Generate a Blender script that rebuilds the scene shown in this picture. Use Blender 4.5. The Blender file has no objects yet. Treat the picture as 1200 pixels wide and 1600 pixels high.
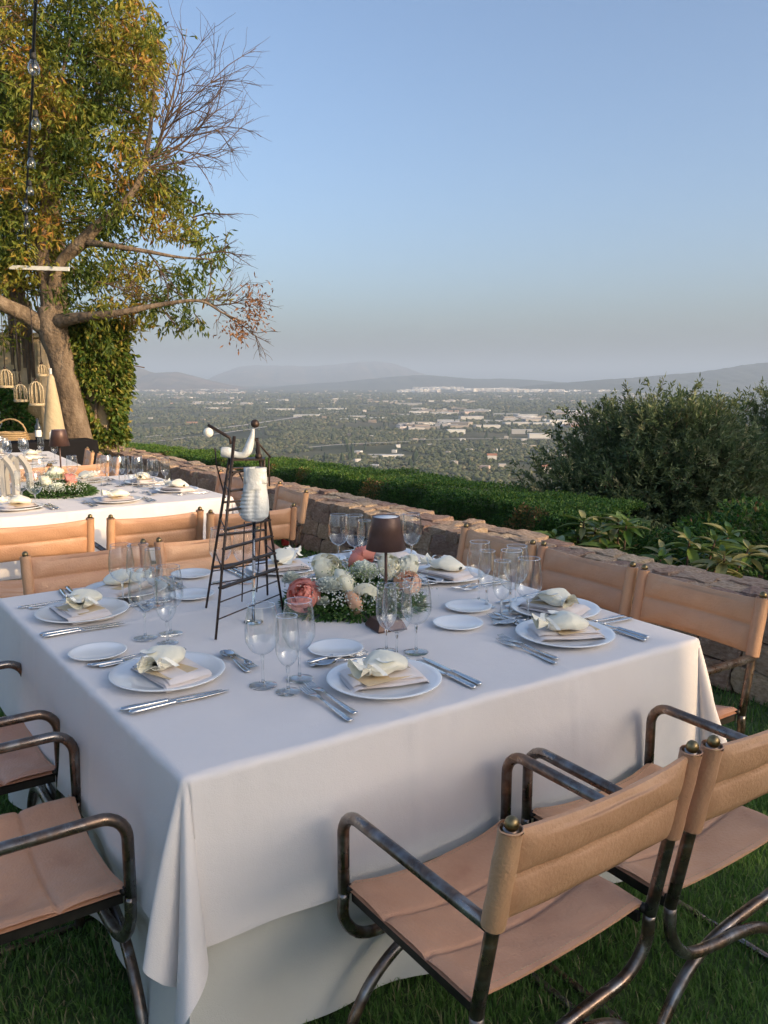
import bpy, math, random
import numpy as np
from mathutils import Vector, Matrix
random.seed(7); rng = np.random.default_rng(7)
PI = math.pi; R = math.radians
sc = bpy.context.scene; COL = sc.collection
# ---------------------------------------------------------------- camera, sky, sun, exposure
CAM_Z, FPX, VH = 1.60, 1280.0, 592.0
PITCH = math.atan((800 - VH) / FPX)
cam = bpy.data.objects.new('camera', bpy.data.cameras.new('camera')); COL.objects.link(cam)
cam.data.sensor_fit = 'VERTICAL'; cam.data.sensor_height = 24; cam.data.lens = 24 * FPX / 1600
cam.location = (0, 0, CAM_Z); cam.rotation_euler = (PI / 2 - PITCH, 0, 0)
cam.data.clip_start = .05; cam.data.clip_end = 90000; sc.camera = cam
SUN_EL, SUN_AZ = R(13.5), R(122)                       # azimuth clockwise from +Y
world = bpy.data.worlds.new('World'); sc.world = world; world.use_nodes = True
wn = world.node_tree; sky = wn.nodes.new('ShaderNodeTexSky'); sky.sky_type = 'NISHITA'; sky.sun_disc = False
sky.sun_elevation = SUN_EL; sky.sun_rotation = SUN_AZ; sky.altitude = 200; sky.air_density = .8; sky.dust_density = 5.0; sky.ozone_density = 2.0
wn.links.new(sky.outputs[0], wn.nodes['Background'].inputs[0]); wn.nodes['Background'].inputs[1].default_value = .15
sl = bpy.data.lights.new('sun', 'SUN'); sl.energy = 2.0; sl.angle = R(.55); sl.color = (1, .72, .42)
sun = bpy.data.objects.new('sun', sl); COL.objects.link(sun)
SD = Vector((math.sin(SUN_AZ) * math.cos(SUN_EL), math.cos(SUN_AZ) * math.cos(SUN_EL), math.sin(SUN_EL)))
sun.rotation_euler = SD.to_track_quat('Z', 'Y').to_euler(); sun.location = (30, -20, 30)
sc.view_settings.view_transform = 'Standard'; sc.view_settings.look = 'None'; sc.view_settings.gamma = 1
sc.view_settings.use_curve_mapping = False; sc.view_settings.exposure = 1.08
sc.render.engine = 'CYCLES'; cy = sc.cycles
cy.use_denoising = True; cy.max_bounces = 10; cy.transparent_max_bounces = 40; cy.volume_bounces = 0
cy.transmission_bounces = 8; cy.diffuse_bounces = 4; cy.glossy_bounces = 4; cy.caustics_reflective = False; cy.caustics_refractive = False
cy.sample_clamp_indirect = 6
# ---------------------------------------------------------------- coordinates
SP, CP = math.sin(PITCH), math.cos(PITCH)
def at(u, v, Y):                                       # the point seen at (u, v) of the photograph at a distance Y ahead
    x = (u - 600) / FPX; y = (v - 800) / FPX
    d = Vector((x, CP - y * SP, -(SP + y * CP))); k = Y / d.y
    return Vector((d.x * k, Y, CAM_Z + d.z * k))
TA = R(33.3); E1 = Vector((math.cos(TA), math.sin(TA), 0)); E2 = Vector((-math.sin(TA), math.cos(TA), 0)); TN = Vector((-.43, 1.66, 0))
def T(s, t, z=0.0): return TN + E1 * s + E2 * t + Vector((0, 0, z))
FACE = {'in': TA, 'right': TA - PI / 2, 'left': TA + PI / 2, 'out': TA + PI}   # rotation that turns local +Y to +E2, +E1, -E1, -E2
TZ = .755
# ---------------------------------------------------------------- mesh builder
class MB:
    def __init__(s): s.v = []; s.f = []; s.mi = []; s.n = 0
    def add(s, vs, fs, mi=0):
        o = s.n; s.v.extend([tuple(p) for p in vs]); s.n += len(vs)
        s.f.extend([tuple(i + o for i in f) for f in fs]); s.mi.extend([mi] * len(fs)); return s
    def box(s, c, d, rot=None, mi=0, bev=0.0):
        c = Vector(c); hx, hy, hz = d[0] / 2, d[1] / 2, d[2] / 2
        M = rot if rot is not None else Matrix.Identity(3)
        if bev <= 0:
            P = [(-1, -1, -1), (1, -1, -1), (1, 1, -1), (-1, 1, -1), (-1, -1, 1), (1, -1, 1), (1, 1, 1), (-1, 1, 1)]
            return s.add([c + M @ Vector((a * hx, b * hy, e * hz)) for a, b, e in P],
                         [(3, 2, 1, 0), (4, 5, 6, 7), (0, 1, 5, 4), (1, 2, 6, 5), (2, 3, 7, 6), (3, 0, 4, 7)], mi)
        vs = []; b = bev
        for z, i in ((-hz, b), (-hz + b, 0), (hz - b, 0), (hz, b)):
            x, y = hx - i, hy - i; k = b
            vs += [(-x + k, -y, z), (x - k, -y, z), (x, -y + k, z), (x, y - k, z), (x - k, y, z), (-x + k, y, z), (-x, y - k, z), (-x, -y + k, z)]
        fs = [tuple(range(7, -1, -1)), tuple(range(24, 32))]
        for r in range(3):
            for k in range(8): fs.append((r * 8 + k, r * 8 + (k + 1) % 8, r * 8 + 8 + (k + 1) % 8, r * 8 + 8 + k))
        return s.add([c + M @ Vector(p) for p in vs], fs, mi)
    def tube(s, path, r, n=10, caps=True, mi=0, flat=1.0):
        P = [Vector(p) for p in path]; m = len(P); rr = r if hasattr(r, '__len__') else [r] * m
        t0 = (P[1] - P[0]).normalized(); a = Vector((0, 0, 1)) if abs(t0.z) < .9 else Vector((1, 0, 0))
        x = t0.cross(a).normalized(); vs = []; tp = t0
        for i in range(m):
            t = (P[min(i + 1, m - 1)] - P[max(i - 1, 0)]).normalized()
            q = tp.rotation_difference(t); x = (q @ x); x = (x - t * x.dot(t)).normalized(); tp = t; y = t.cross(x)
            for k in range(n):
                an = 2 * PI * k / n; vs.append(P[i] + (x * math.cos(an) + y * math.sin(an) * flat) * rr[i])
        fs = [(i * n + k, i * n + (k + 1) % n, (i + 1) * n + (k + 1) % n, (i + 1) * n + k) for i in range(m - 1) for k in range(n)]
        if caps: fs += [tuple(range(n - 1, -1, -1)), tuple(range((m - 1) * n, m * n))]
        return s.add(vs, fs, mi)
    def lathe(s, prof, n=24, o=(0, 0, 0), M=None, mi=0, sx=1, sy=1):
        o = Vector(o); vs = []; fs = []; rings = []
        for r, z in prof:
            if r < 1e-6: rings.append([len(vs)]); vs.append(Vector((0, 0, z)))
            else:
                rings.append(list(range(len(vs), len(vs) + n)))
                vs += [Vector((r * sx * math.cos(2 * PI * k / n), r * sy * math.sin(2 * PI * k / n), z)) for k in range(n)]
        for a, b in zip(rings, rings[1:]):
            for k in range(n):
                j = (k + 1) % n
                if len(a) == 1 and len(b) == 1: continue
                if len(a) == 1: fs.append((a[0], b[j], b[k]))
                elif len(b) == 1: fs.append((a[k], a[j], b[0]))
                else: fs.append((a[k], a[j], b[j], b[k]))
        if M is not None: vs = [M @ p for p in vs]
        return s.add([o + p for p in vs], fs, mi)
    def ball(s, c, r, n=12, sc3=(1, 1, 1), mi=0):
        m = max(4, n // 2)
        return s.lathe([(r * math.sin(PI * i / m) if 0 < i < m else 0, -r * math.cos(PI * i / m)) for i in range(m + 1)], n, c, Matrix.Diagonal(Vector(sc3)), mi)
    def grid(s, fn, nu, nv, mi=0, wrap=False):
        vs = [fn(i / nu, j / nv) for j in range(nv + 1) for i in range(nu + 1)]
        return s.add(vs, [(j * (nu + 1) + i, j * (nu + 1) + i + 1, (j + 1) * (nu + 1) + i + 1, (j + 1) * (nu + 1) + i) for j in range(nv) for i in range(nu)], mi)
    def mesh(s, name, mats, smooth=True):
        me = bpy.data.meshes.new(name); me.from_pydata(s.v, [], s.f); me.update()
        for m in (mats if isinstance(mats, (list, tuple)) else [mats]): me.materials.append(m)
        if any(s.mi): me.polygons.foreach_set('material_index', s.mi)
        me.polygons.foreach_set('use_smooth', [smooth] * len(me.polygons)); return me
    def build(s, name, mats, parent=None, smooth=True, loc=None, auto=None):
        me = s.mesh(name, mats, smooth)
        if auto is not None: me.set_sharp_from_angle(angle=R(auto))
        return obj(name, me, parent, loc)
def obj(name, me, parent=None, loc=None, rz=None):
    o = bpy.data.objects.new(name, me); COL.objects.link(o)
    if parent is not None: o.parent = parent
    if loc is not None: o.location = loc
    if rz is not None: o.rotation_euler = (0, 0, rz)
    return o
def arr_mesh(name, verts, faces, mat, smooth=False, rnd=None):   # numpy arrays; faces n x 3 or n x 4
    me = bpy.data.meshes.new(name); nv, nf, k = len(verts), len(faces), faces.shape[1]
    me.vertices.add(nv); me.vertices.foreach_set('co', np.ascontiguousarray(verts, np.float32).ravel())
    me.loops.add(nf * k); me.polygons.add(nf)
    me.loops.foreach_set('vertex_index', np.ascontiguousarray(faces, np.int32).ravel())
    me.polygons.foreach_set('loop_start', np.arange(0, nf * k, k, dtype=np.int32))
    me.polygons.foreach_set('use_smooth', np.full(nf, smooth))
    me.update(calc_edges=True)
    if rnd is not None:
        a = me.attributes.new('rnd', 'FLOAT', 'POINT'); a.data.foreach_set('value', np.ascontiguousarray(rnd, np.float32))
    me.materials.append(mat); return me
def tag(o, label=None, cat=None, group=None, kind=None):
    for k, v in (('label', label), ('category', cat), ('group', group), ('kind', kind)):
        if v: o[k] = v
    return o
def thing(name, label, cat, loc=(0, 0, 0), rz=0.0, group=None):
    o = bpy.data.objects.new(name, None); COL.objects.link(o); o.location = loc; o.rotation_euler = (0, 0, rz)
    o.empty_display_size = .05; return tag(o, label, cat, group)
def dup(o, loc=None, rz=None, label=None, group=None, parent=None):
    c = o.copy(); COL.objects.link(c)
    if parent is not None: c.parent = parent
    if loc is not None: c.location = loc
    if rz is not None: c.rotation_euler = (0, 0, rz)
    if label: c['label'] = label
    if group: c['group'] = group
    for ch in KIDS.get(o.name, None) or [x for x in o.children]: dup(ch, parent=c)
    return c
KIDS = {}
def freeze(o):                                         # remembers the children of a prototype so that copying stays fast
    KIDS[o.name] = list(o.children)
    for c in KIDS[o.name]: freeze(c)
    return o
def spline(pts, n=8):                                  # Catmull-Rom through the points (any dimension)
    P = [np.array(p, float) for p in pts]; P = [2 * P[0] - P[1]] + P + [2 * P[-1] - P[-2]]; out = []
    for i in range(1, len(P) - 2):
        a, b, c, d = P[i - 1:i + 3]
        for k in range(n):
            t = k / n; out.append(.5 * (2 * b + (c - a) * t + (2 * a - 5 * b + 4 * c - d) * t * t + (3 * b - a - 3 * c + d) * t ** 3))
    out.append(P[-2]); return out
# ---------------------------------------------------------------- materials
def NT(name):
    m = bpy.data.materials.new(name); m.use_nodes = True; nt = m.node_tree; return m, nt, nt.nodes['Principled BSDF']
def nd(nt, t, **kw):
    n = nt.nodes.new(t)
    for k, v in kw.items():
        if k in n.inputs.keys(): n.inputs[k].default_value = v
        else: setattr(n, k, v)
    return n
def ramp(nt, src, stops):
    r = nt.nodes.new('ShaderNodeValToRGB'); e = r.color_ramp.elements
    while len(e) < len(stops): e.new(.5)
    for el, (p, c) in zip(e, stops): el.position = p; el.color = (*c, 1)
    nt.links.new(src, r.inputs[0]); return r.outputs[0]
def noise(nt, scale, detail=5, rough=.55, coord='Object', vec=None, stretch=None):
    tc = nt.nodes.new('ShaderNodeTexCoord'); n = nd(nt, 'ShaderNodeTexNoise'); n.inputs['Scale'].default_value = scale
    n.inputs['Detail'].default_value = detail; n.inputs['Roughness'].default_value = rough; src = vec or tc.outputs[coord]
    if stretch:
        mp = nt.nodes.new('ShaderNodeMapping'); mp.inputs['Scale'].default_value = stretch; nt.links.new(src, mp.inputs[0]); src = mp.outputs[0]
    nt.links.new(src, n.inputs['Vector']); return n.outputs['Fac']
def bump(nt, b, src, dist, strength=.5):
    n = nd(nt, 'ShaderNodeBump'); n.inputs['Strength'].default_value = strength; n.inputs['Distance'].default_value = dist
    nt.links.new(src, n.inputs['Height']); nt.links.new(n.outputs[0], b.inputs['Normal'])
def mat(name, stops, scale=8, rough=.6, metal=0, bmp=None, rrange=None, detail=5, coord='Object', spec=None, sheen=0, stretch=None, objvar=0):
    m, nt, b = NT(name)
    f = noise(nt, scale, detail, coord=coord, stretch=stretch); c = ramp(nt, f, stops if len(stops) > 1 else [(0, stops[0][1]), (1, stops[0][1])])
    if objvar:
        oi = nt.nodes.new('ShaderNodeObjectInfo'); mr = nd(nt, 'ShaderNodeMapRange'); mr.inputs[3].default_value = 1 - objvar; mr.inputs[4].default_value = 1 + objvar
        nt.links.new(oi.outputs['Random'], mr.inputs[0]); hs = nt.nodes.new('ShaderNodeHueSaturation')
        nt.links.new(mr.outputs[0], hs.inputs['Value']); nt.links.new(c, hs.inputs['Color'])
        m2 = nd(nt, 'ShaderNodeMath', operation='MULTIPLY_ADD'); nt.links.new(oi.outputs['Random'], m2.inputs[0]); m2.inputs[1].default_value = objvar * .12; m2.inputs[2].default_value = .5 - objvar * .06
        nt.links.new(m2.outputs[0], hs.inputs['Hue']); c = hs.outputs[0]
    nt.links.new(c, b.inputs['Base Color'])
    b.inputs['Roughness'].default_value = rough; b.inputs['Metallic'].default_value = metal
    if spec is not None: b.inputs['Specular IOR Level'].default_value = spec
    if sheen: b.inputs['Sheen Weight'].default_value = sheen
    if rrange:
        mr = nd(nt, 'ShaderNodeMapRange'); mr.inputs[1].default_value = .35; mr.inputs[2].default_value = .65; mr.inputs[3].default_value, mr.inputs[4].default_value = rrange
        nt.links.new(noise(nt, scale * 1.7, 4, coord=coord), mr.inputs[0]); nt.links.new(mr.outputs[0], b.inputs['Roughness'])
    if bmp: bump(nt, b, noise(nt, bmp[0], 6, coord=coord), bmp[1], bmp[2] if len(bmp) > 2 else .6)
    return m
def leafmat(name, stops, trans=.3, rough=.5):
    m, nt, b = NT(name); a = nd(nt, 'ShaderNodeAttribute', attribute_name='rnd'); c = ramp(nt, a.outputs['Fac'], stops)
    nt.links.new(c, b.inputs['Base Color']); b.inputs['Roughness'].default_value = rough; b.inputs['Specular IOR Level'].default_value = .35
    tr = nt.nodes.new('ShaderNodeBsdfTranslucent'); nt.links.new(c, tr.inputs[0]); mx = nt.nodes.new('ShaderNodeMixShader'); mx.inputs[0].default_value = trans
    nt.links.new(b.outputs[0], mx.inputs[1]); nt.links.new(tr.outputs[0], mx.inputs[2]); nt.links.new(mx.outputs[0], nt.nodes['Material Output'].inputs[0]); return m
def thinglass(name, tint=(.97, .98, .98)):
    m, nt, b = NT(name); nt.nodes.remove(b)
    tr = nt.nodes.new('ShaderNodeBsdfTransparent'); tint_l = nt.nodes.new('ShaderNodeMixRGB'); tint_l.inputs[1].default_value = (*tint, 1); tint_l.inputs[2].default_value = (.52, .55, .58, 1); gl = nt.nodes.new('ShaderNodeBsdfGlossy'); gl.inputs['Roughness'].default_value = .02
    gl.inputs[0].default_value = (1, 1, 1, 1)
    fr = nd(nt, 'ShaderNodeLayerWeight'); fr.inputs[0].default_value = .5; p = nd(nt, 'ShaderNodeMath', operation='POWER'); p.inputs[1].default_value = 3.0; nt.links.new(fr.outputs['Facing'], p.inputs[0]); nt.links.new(p.outputs[0], tint_l.inputs[0]); nt.links.new(tint_l.outputs[0], tr.inputs[0])
    q = nd(nt, 'ShaderNodeMath', operation='MULTIPLY_ADD'); q.inputs[1].default_value = .80; q.inputs[2].default_value = .10; nt.links.new(p.outputs[0], q.inputs[0])
    mx = nt.nodes.new('ShaderNodeMixShader'); nt.links.new(q.outputs[0], mx.inputs[0]); nt.links.new(tr.outputs[0], mx.inputs[1]); nt.links.new(gl.outputs[0], mx.inputs[2])
    nt.links.new(mx.outputs[0], nt.nodes['Material Output'].inputs[0]); return m
def solidglass(name):
    m, nt, b = NT(name); b.inputs['Transmission Weight'].default_value = 1; b.inputs['Roughness'].default_value = .02; b.inputs['IOR'].default_value = 1.47; b.inputs['Base Color'].default_value = (.97, .99, .99, 1); return m
M = {}
def clothmat(name, stops, weave=900):
    m = mat(name, stops, 3.0, .62, sheen=.15); nt = m.node_tree; b = nt.nodes['Principled BSDF']
    tc = nt.nodes.new('ShaderNodeTexCoord'); w = nd(nt, 'ShaderNodeTexNoise'); w.inputs['Scale'].default_value = 5; w.inputs['Detail'].default_value = 6
    nt.links.new(tc.outputs['Object'], w.inputs['Vector']); f = noise(nt, 420, 2); a = nd(nt, 'ShaderNodeMath', operation='MULTIPLY_ADD'); a.inputs[1].default_value = .10
    nt.links.new(f, a.inputs[0]); nt.links.new(w.outputs['Fac'], a.inputs[2]); bump(nt, b, a.outputs[0], .016, .45); return m
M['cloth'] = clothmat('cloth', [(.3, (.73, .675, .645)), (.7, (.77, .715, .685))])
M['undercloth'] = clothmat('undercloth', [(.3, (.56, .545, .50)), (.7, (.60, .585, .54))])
M['napkin'] = mat('napkin', [(.3, (.74, .66, .62)), (.7, (.80, .72, .68))], 20, .8, bmp=(500, .001))
M['satin'] = mat('satin', [(.3, (.84, .78, .60)), (.7, (.88, .83, .68))], 10, .42, bmp=(18, .012, .7), sheen=.3)
M['kraft'] = mat('kraft', [(.3, (.62, .47, .28)), (.7, (.68, .53, .34))], 60, .8)
M['card'] = mat('card', [(.3, (.86, .83, .74)), (.7, (.88, .86, .78))], 60, .7)
M['porcelain'] = mat('porcelain', [(0, (.80, .81, .82)), (1, (.84, .85, .86))], 4, .10, spec=.6)
M['steel'] = mat('steel', [(.3, (.62, .62, .62)), (.7, (.72, .72, .72))], 30, .16, 1.0, rrange=(.1, .24))
M['thin_glass'] = thinglass('thin_glass'); M['glass'] = solidglass('glass')
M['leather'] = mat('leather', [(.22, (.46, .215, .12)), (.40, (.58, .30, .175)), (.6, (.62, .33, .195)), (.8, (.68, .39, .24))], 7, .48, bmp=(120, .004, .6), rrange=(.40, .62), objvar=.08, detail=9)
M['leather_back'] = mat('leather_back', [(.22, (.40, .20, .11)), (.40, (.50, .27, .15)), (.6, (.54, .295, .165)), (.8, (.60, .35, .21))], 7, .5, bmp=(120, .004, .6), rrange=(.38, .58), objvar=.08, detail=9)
M['stitch'] = mat('stitch', [(0, (.55, .38, .24)), (1, (.55, .38, .24))], 40, .8)
M['patina_glint'] = mat('patina_glint', [(.28, (.42, .42, .42)), (.42, (.28, .26, .245)), (.53, (.17, .125, .10)), (.62, (.30, .20, .14)), (.72, (.52, .51, .50))], 11, .34, .9, rrange=(.2, .45), bmp=(60, .001, .4), detail=8)  # worn steel with rust tints; pale grey stops imitate bluish highlights
M['black_iron'] = mat('black_iron', [(.3, (.02, .018, .016)), (.7, (.045, .038, .032))], 20, .5, .6)
M['brass'] = mat('brass', [(.3, (.22, .155, .075)), (.6, (.30, .22, .11)), (.75, (.12, .08, .045))], 40, .38, 1.0)
M['rust_iron'] = mat('rust_iron', [(.35, (.035, .028, .025)), (.6, (.075, .05, .038)), (.75, (.13, .075, .05))], 50, .5, .6, bmp=(200, .001))
M['ceramic'] = mat('ceramic', [(.3, (.54, .56, .55)), (.7, (.68, .69, .67))], 30, .28, bmp=(60, .006))
M['globe'] = mat('globe', [(0, (.85, .80, .68)), (1, (.88, .84, .74))], 10, .2)
M['lamp_metal'] = mat('lamp_metal', [(.3, (.085, .045, .034)), (.7, (.105, .055, .042))], 60, .42, .3, bmp=(400, .0005))
M['white_top'] = mat('white_top', [(0, (.8, .8, .8)), (1, (.85, .85, .85))], 20, .4)
M['stone'] = mat('stone', [(.2, (.22, .13, .08)), (.42, (.42, .275, .185)), (.58, (.53, .375, .265)), (.8, (.64, .50, .38))], 9, .85, bmp=(26, .03, .8), objvar=.28, coord='Object')
M['mortar'] = mat('mortar', [(.3, (.12, .085, .065)), (.7, (.20, .15, .115))], 18, .95, bmp=(50, .02))
M['pillar'] = mat('pillar', [(.3, (.46, .32, .17)), (.7, (.62, .47, .29))], 6, .9, bmp=(20, .03))
M['bark'] = mat('bark', [(.3, (.085, .06, .04)), (.5, (.17, .12, .078)), (.7, (.26, .195, .135))], 9, .9, bmp=(14, .05, .9), stretch=(1, 1, .35))
M['twig'] = mat('twig', [(.3, (.07, .042, .026)), (.7, (.13, .08, .05))], 20, .9)
M['grass'] = leafmat('grass_blade', [(0, (.075, .17, .036)), (.5, (.14, .27, .060)), (.84, (.22, .34, .10)), (.92, (.32, .31, .14)), (1, (.42, .36, .20))], .55)
M['lawn'] = mat('lawn', [(.3, (.055, .095, .030)), (.7, (.10, .155, .05))], 14, .95, bmp=(90, .02))
M['leaf_tree'] = leafmat('leaf_tree', [(0, (.065, .11, .02)), (.35, (.16, .20, .03)), (.70, (.30, .28, .042)), (.92, (.40, .29, .05)), (1, (.42, .21, .05))], .45)
M['leaf_dry'] = leafmat('leaf_dry', [(0, (.20, .09, .04)), (1, (.36, .19, .09))], .3)
M['leaf_ivy'] = leafmat('leaf_ivy', [(0, (.04, .09, .014)), (.5, (.11, .16, .022)), (.85, (.22, .22, .035)), (1, (.32, .25, .06))], .3)
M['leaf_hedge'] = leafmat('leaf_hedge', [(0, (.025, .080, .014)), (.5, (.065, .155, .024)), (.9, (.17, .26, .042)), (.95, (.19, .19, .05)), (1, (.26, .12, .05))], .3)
M['leaf_olive'] = leafmat('leaf_olive', [(0, (.065, .105, .04)), (.5, (.135, .18, .075)), (.85, (.24, .26, .125)), (1, (.36, .33, .17))], .35)
M['leaf_shrub'] = leafmat('leaf_shrub', [(0, (.05, .10, .02)), (.6, (.12, .17, .04)), (1, (.30, .28, .10))], .3, .4)
M['fern'] = leafmat('fern', [(0, (.03, .085, .018)), (.6, (.08, .17, .04)), (1, (.17, .26, .08))], .3)
M['breath'] = leafmat('breath', [(0, (.70, .74, .66)), (1, (.84, .86, .80))], .2)
M['greenlace'] = leafmat('greenlace', [(0, (.20, .30, .10)), (1, (.42, .50, .26))], .3)
def petalmat(name, a, b):
    m, nt, p = NT(name); tc = nt.nodes.new('ShaderNodeTexCoord'); sx = nt.nodes.new('ShaderNodeSeparateXYZ'); nt.links.new(tc.outputs['UV'], sx.inputs[0])
    c = ramp(nt, noise(nt, 40, 3), [(.3, a), (.7, b)]); oi = nt.nodes.new('ShaderNodeObjectInfo'); hs = nt.nodes.new('ShaderNodeHueSaturation'); mr = nd(nt, 'ShaderNodeMapRange'); mr.inputs[3].default_value = .80; mr.inputs[4].default_value = 1.14
    nt.links.new(oi.outputs['Random'], mr.inputs[0]); nt.links.new(mr.outputs[0], hs.inputs['Value']); nt.links.new(c, hs.inputs['Color']); c = hs.outputs[0]; nt.links.new(c, p.inputs['Base Color']); p.inputs['Roughness'].default_value = .6
    p.inputs['Subsurface Weight'].default_value = 0.0
    tr = nt.nodes.new('ShaderNodeBsdfTranslucent'); nt.links.new(c, tr.inputs[0]); mx = nt.nodes.new('ShaderNodeMixShader'); mx.inputs[0].default_value = .3
    nt.links.new(p.outputs[0], mx.inputs[1]); nt.links.new(tr.outputs[0], mx.inputs[2]); nt.links.new(mx.outputs[0], nt.nodes['Material Output'].inputs[0]); return m
M['rose_white'] = petalmat('rose_white', (.88, .85, .66), (.93, .91, .78)); M['rose_coral'] = petalmat('rose_coral', (.84, .30, .24), (.90, .40, .32))
M['rose_peach'] = petalmat('rose_peach', (.88, .50, .30), (.92, .60, .42)); M['carnation_white'] = petalmat('carnation_white', (.80, .84, .74), (.88, .90, .82))
M['white_wood'] = mat('white_wood', [(.3, (.62, .60, .55)), (.7, (.75, .73, .68))], 12, .7)
M['grey_wood'] = mat('grey_wood', [(.3, (.30, .28, .25)), (.7, (.45, .43, .39))], 14, .8, stretch=(1, 1, .2))
M['pine'] = mat('pine', [(.3, (.50, .33, .16)), (.7, (.62, .43, .22))], 14, .7)
M['wicker'] = mat('wicker', [(.3, (.32, .21, .10)), (.7, (.48, .33, .17))], 60, .8)
M['black_cloth'] = mat('black_cloth', [(0, (.010, .009, .010)), (1, (.016, .015, .016))], 10, .9, spec=.12)
M['red_cloth'] = mat('red_cloth', [(0, (.32, .02, .015)), (1, (.42, .035, .025))], 10, .8)
M['cream_cloth'] = mat('cream_cloth', [(0, (.46, .35, .21)), (1, (.52, .42, .27))], 10, .85, bmp=(12, .03))
M['rubber'] = mat('rubber', [(0, (.012, .012, .012)), (1, (.02, .02, .02))], 10, .7)
M['shade_building_wall'] = mat('shade_building_wall', [(.3, (.46, .36, .26)), (.7, (.56, .46, .35))], 2, .9, bmp=(9, .05))
M['roof'] = mat('roof', [(.3, (.32, .13, .07)), (.7, (.42, .19, .11))], 3, .85)
M['dark_glass'] = mat('dark_glass', [(0, (.03, .035, .04)), (1, (.04, .045, .05))], 3, .08)
M['house_white'] = mat('house_white', [(.2, (.50, .47, .43)), (.8, (.66, .64, .60))], .02, .85, objvar=.2)
M['house_tan'] = mat('house_tan', [(.2, (.45, .35, .25)), (.8, (.60, .48, .36))], .02, .85)
# ---------------------------------------------------------------- terrain, plain, mountains, haze
WD = Vector((-.574, .819, 0)).normalized(); WN = Vector((WD.y, -WD.x, 0)); W0 = Vector((1.05, 5.06, 0))   # front top line of the stone wall, its outward normal
def Wp(k, m, z=0.0): return W0 + WD * k + WN * m + Vector((0, 0, z))
PLAIN = 120.0
def ground_z(x, y):
    m = (x - W0.x) * WN.x + (y - W0.y) * WN.y; r = np.hypot(x, y)
    q = np.maximum(np.maximum(m - .5, 0), np.where(y > -5, np.maximum(r - 30, 0) * .85, 0))
    return -.03 - np.where(m > .4, .25, 0) - PLAIN * (1 - np.exp(-q / 330.0))
def make_terrain():
    ang = np.linspace(-PI * .5, PI * .5, 181); rad = np.concatenate([np.linspace(.0, 30, 60), np.geomspace(31, 45000, 120)])
    A, Rr = np.meshgrid(ang, rad); x = np.sin(A) * Rr; y = np.cos(A) * Rr - 4.0; z = ground_z(x, y)
    far = np.clip((Rr - 500) / 1500, 0, 1); z = z + far * 3 * np.sin(x * .004 + 1) * np.sin(y * .003)
    v = np.stack([x, y, z], -1).reshape(-1, 3); nu, nv = len(ang), len(rad)
    i = (np.arange(nv - 1)[:, None] * nu + np.arange(nu - 1)[None]).ravel(); f = np.stack([i, i + 1, i + nu + 1, i + nu], -1)
    m, nt, b = NT('plain_ground'); f1 = noise(nt, .0016, 8, .6); f2 = noise(nt, .012, 6, .65); f3 = noise(nt, .0006, 5, .6, stretch=(1, 2.6, 1))
    c1 = ramp(nt, f1, [(.36, (.055, .066, .034)), (.48, (.085, .092, .045)), (.56, (.14, .115, .065)), (.64, (.062, .075, .038)), (.72, (.19, .15, .095))])
    c2 = ramp(nt, f2, [(.35, (.030, .042, .018)), (.52, (.085, .09, .045)), (.66, (.19, .16, .10))])
    mx = nd(nt, 'ShaderNodeMixRGB'); mx.inputs[0].default_value = .5; nt.links.new(c1, mx.inputs[1]); nt.links.new(c2, mx.inputs[2])
    c3 = ramp(nt, f3, [(.40, (.6, .62, .6)), (.5, (1, 1, 1)), (.62, (1.25, 1.15, 1.0))]); m2 = nd(nt, 'ShaderNodeMixRGB', blend_type='MULTIPLY'); m2.inputs[0].default_value = 1
    nt.links.new(mx.outputs[0], m2.inputs[1]); nt.links.new(c3, m2.inputs[2]); nt.links.new(m2.outputs[0], b.inputs['Base Color']); b.inputs['Roughness'].default_value = .95; b.inputs['Specular IOR Level'].default_value = .1
    tag(obj('terrain', arr_mesh('terrain', v, f[:, ::-1], m, True)), kind='structure')
    hv = np.array([[-60, -60, -.035], [60, -60, -.035], [60, -4.01, -.035], [-60, -4.01, -.035]])
    tag(obj('terrace_ground', arr_mesh('terrace_ground', hv, np.array([[0, 1, 2, 3]]), M['lawn'])), kind='structure')
    mb = MB(); mb.add([Wp(-14, .1, 0), Wp(22, .1, 0), Wp(22, -22, 0), Wp(-14, -22, 0)], [(0, 1, 2, 3)])
    tag(mb.build('lawn', M['lawn']), kind='structure')
make_terrain()
def fbm1(x, seed, o=5):
    r = np.random.default_rng(seed); y = np.zeros_like(x); a = 1.0; f = 1.0
    for _ in range(o): y += a * np.sin(x * f + r.uniform(0, 6.28)) * np.sin(x * f * .63 + r.uniform(0, 6.28)); a *= .5; f *= 2.1
    return y
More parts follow.
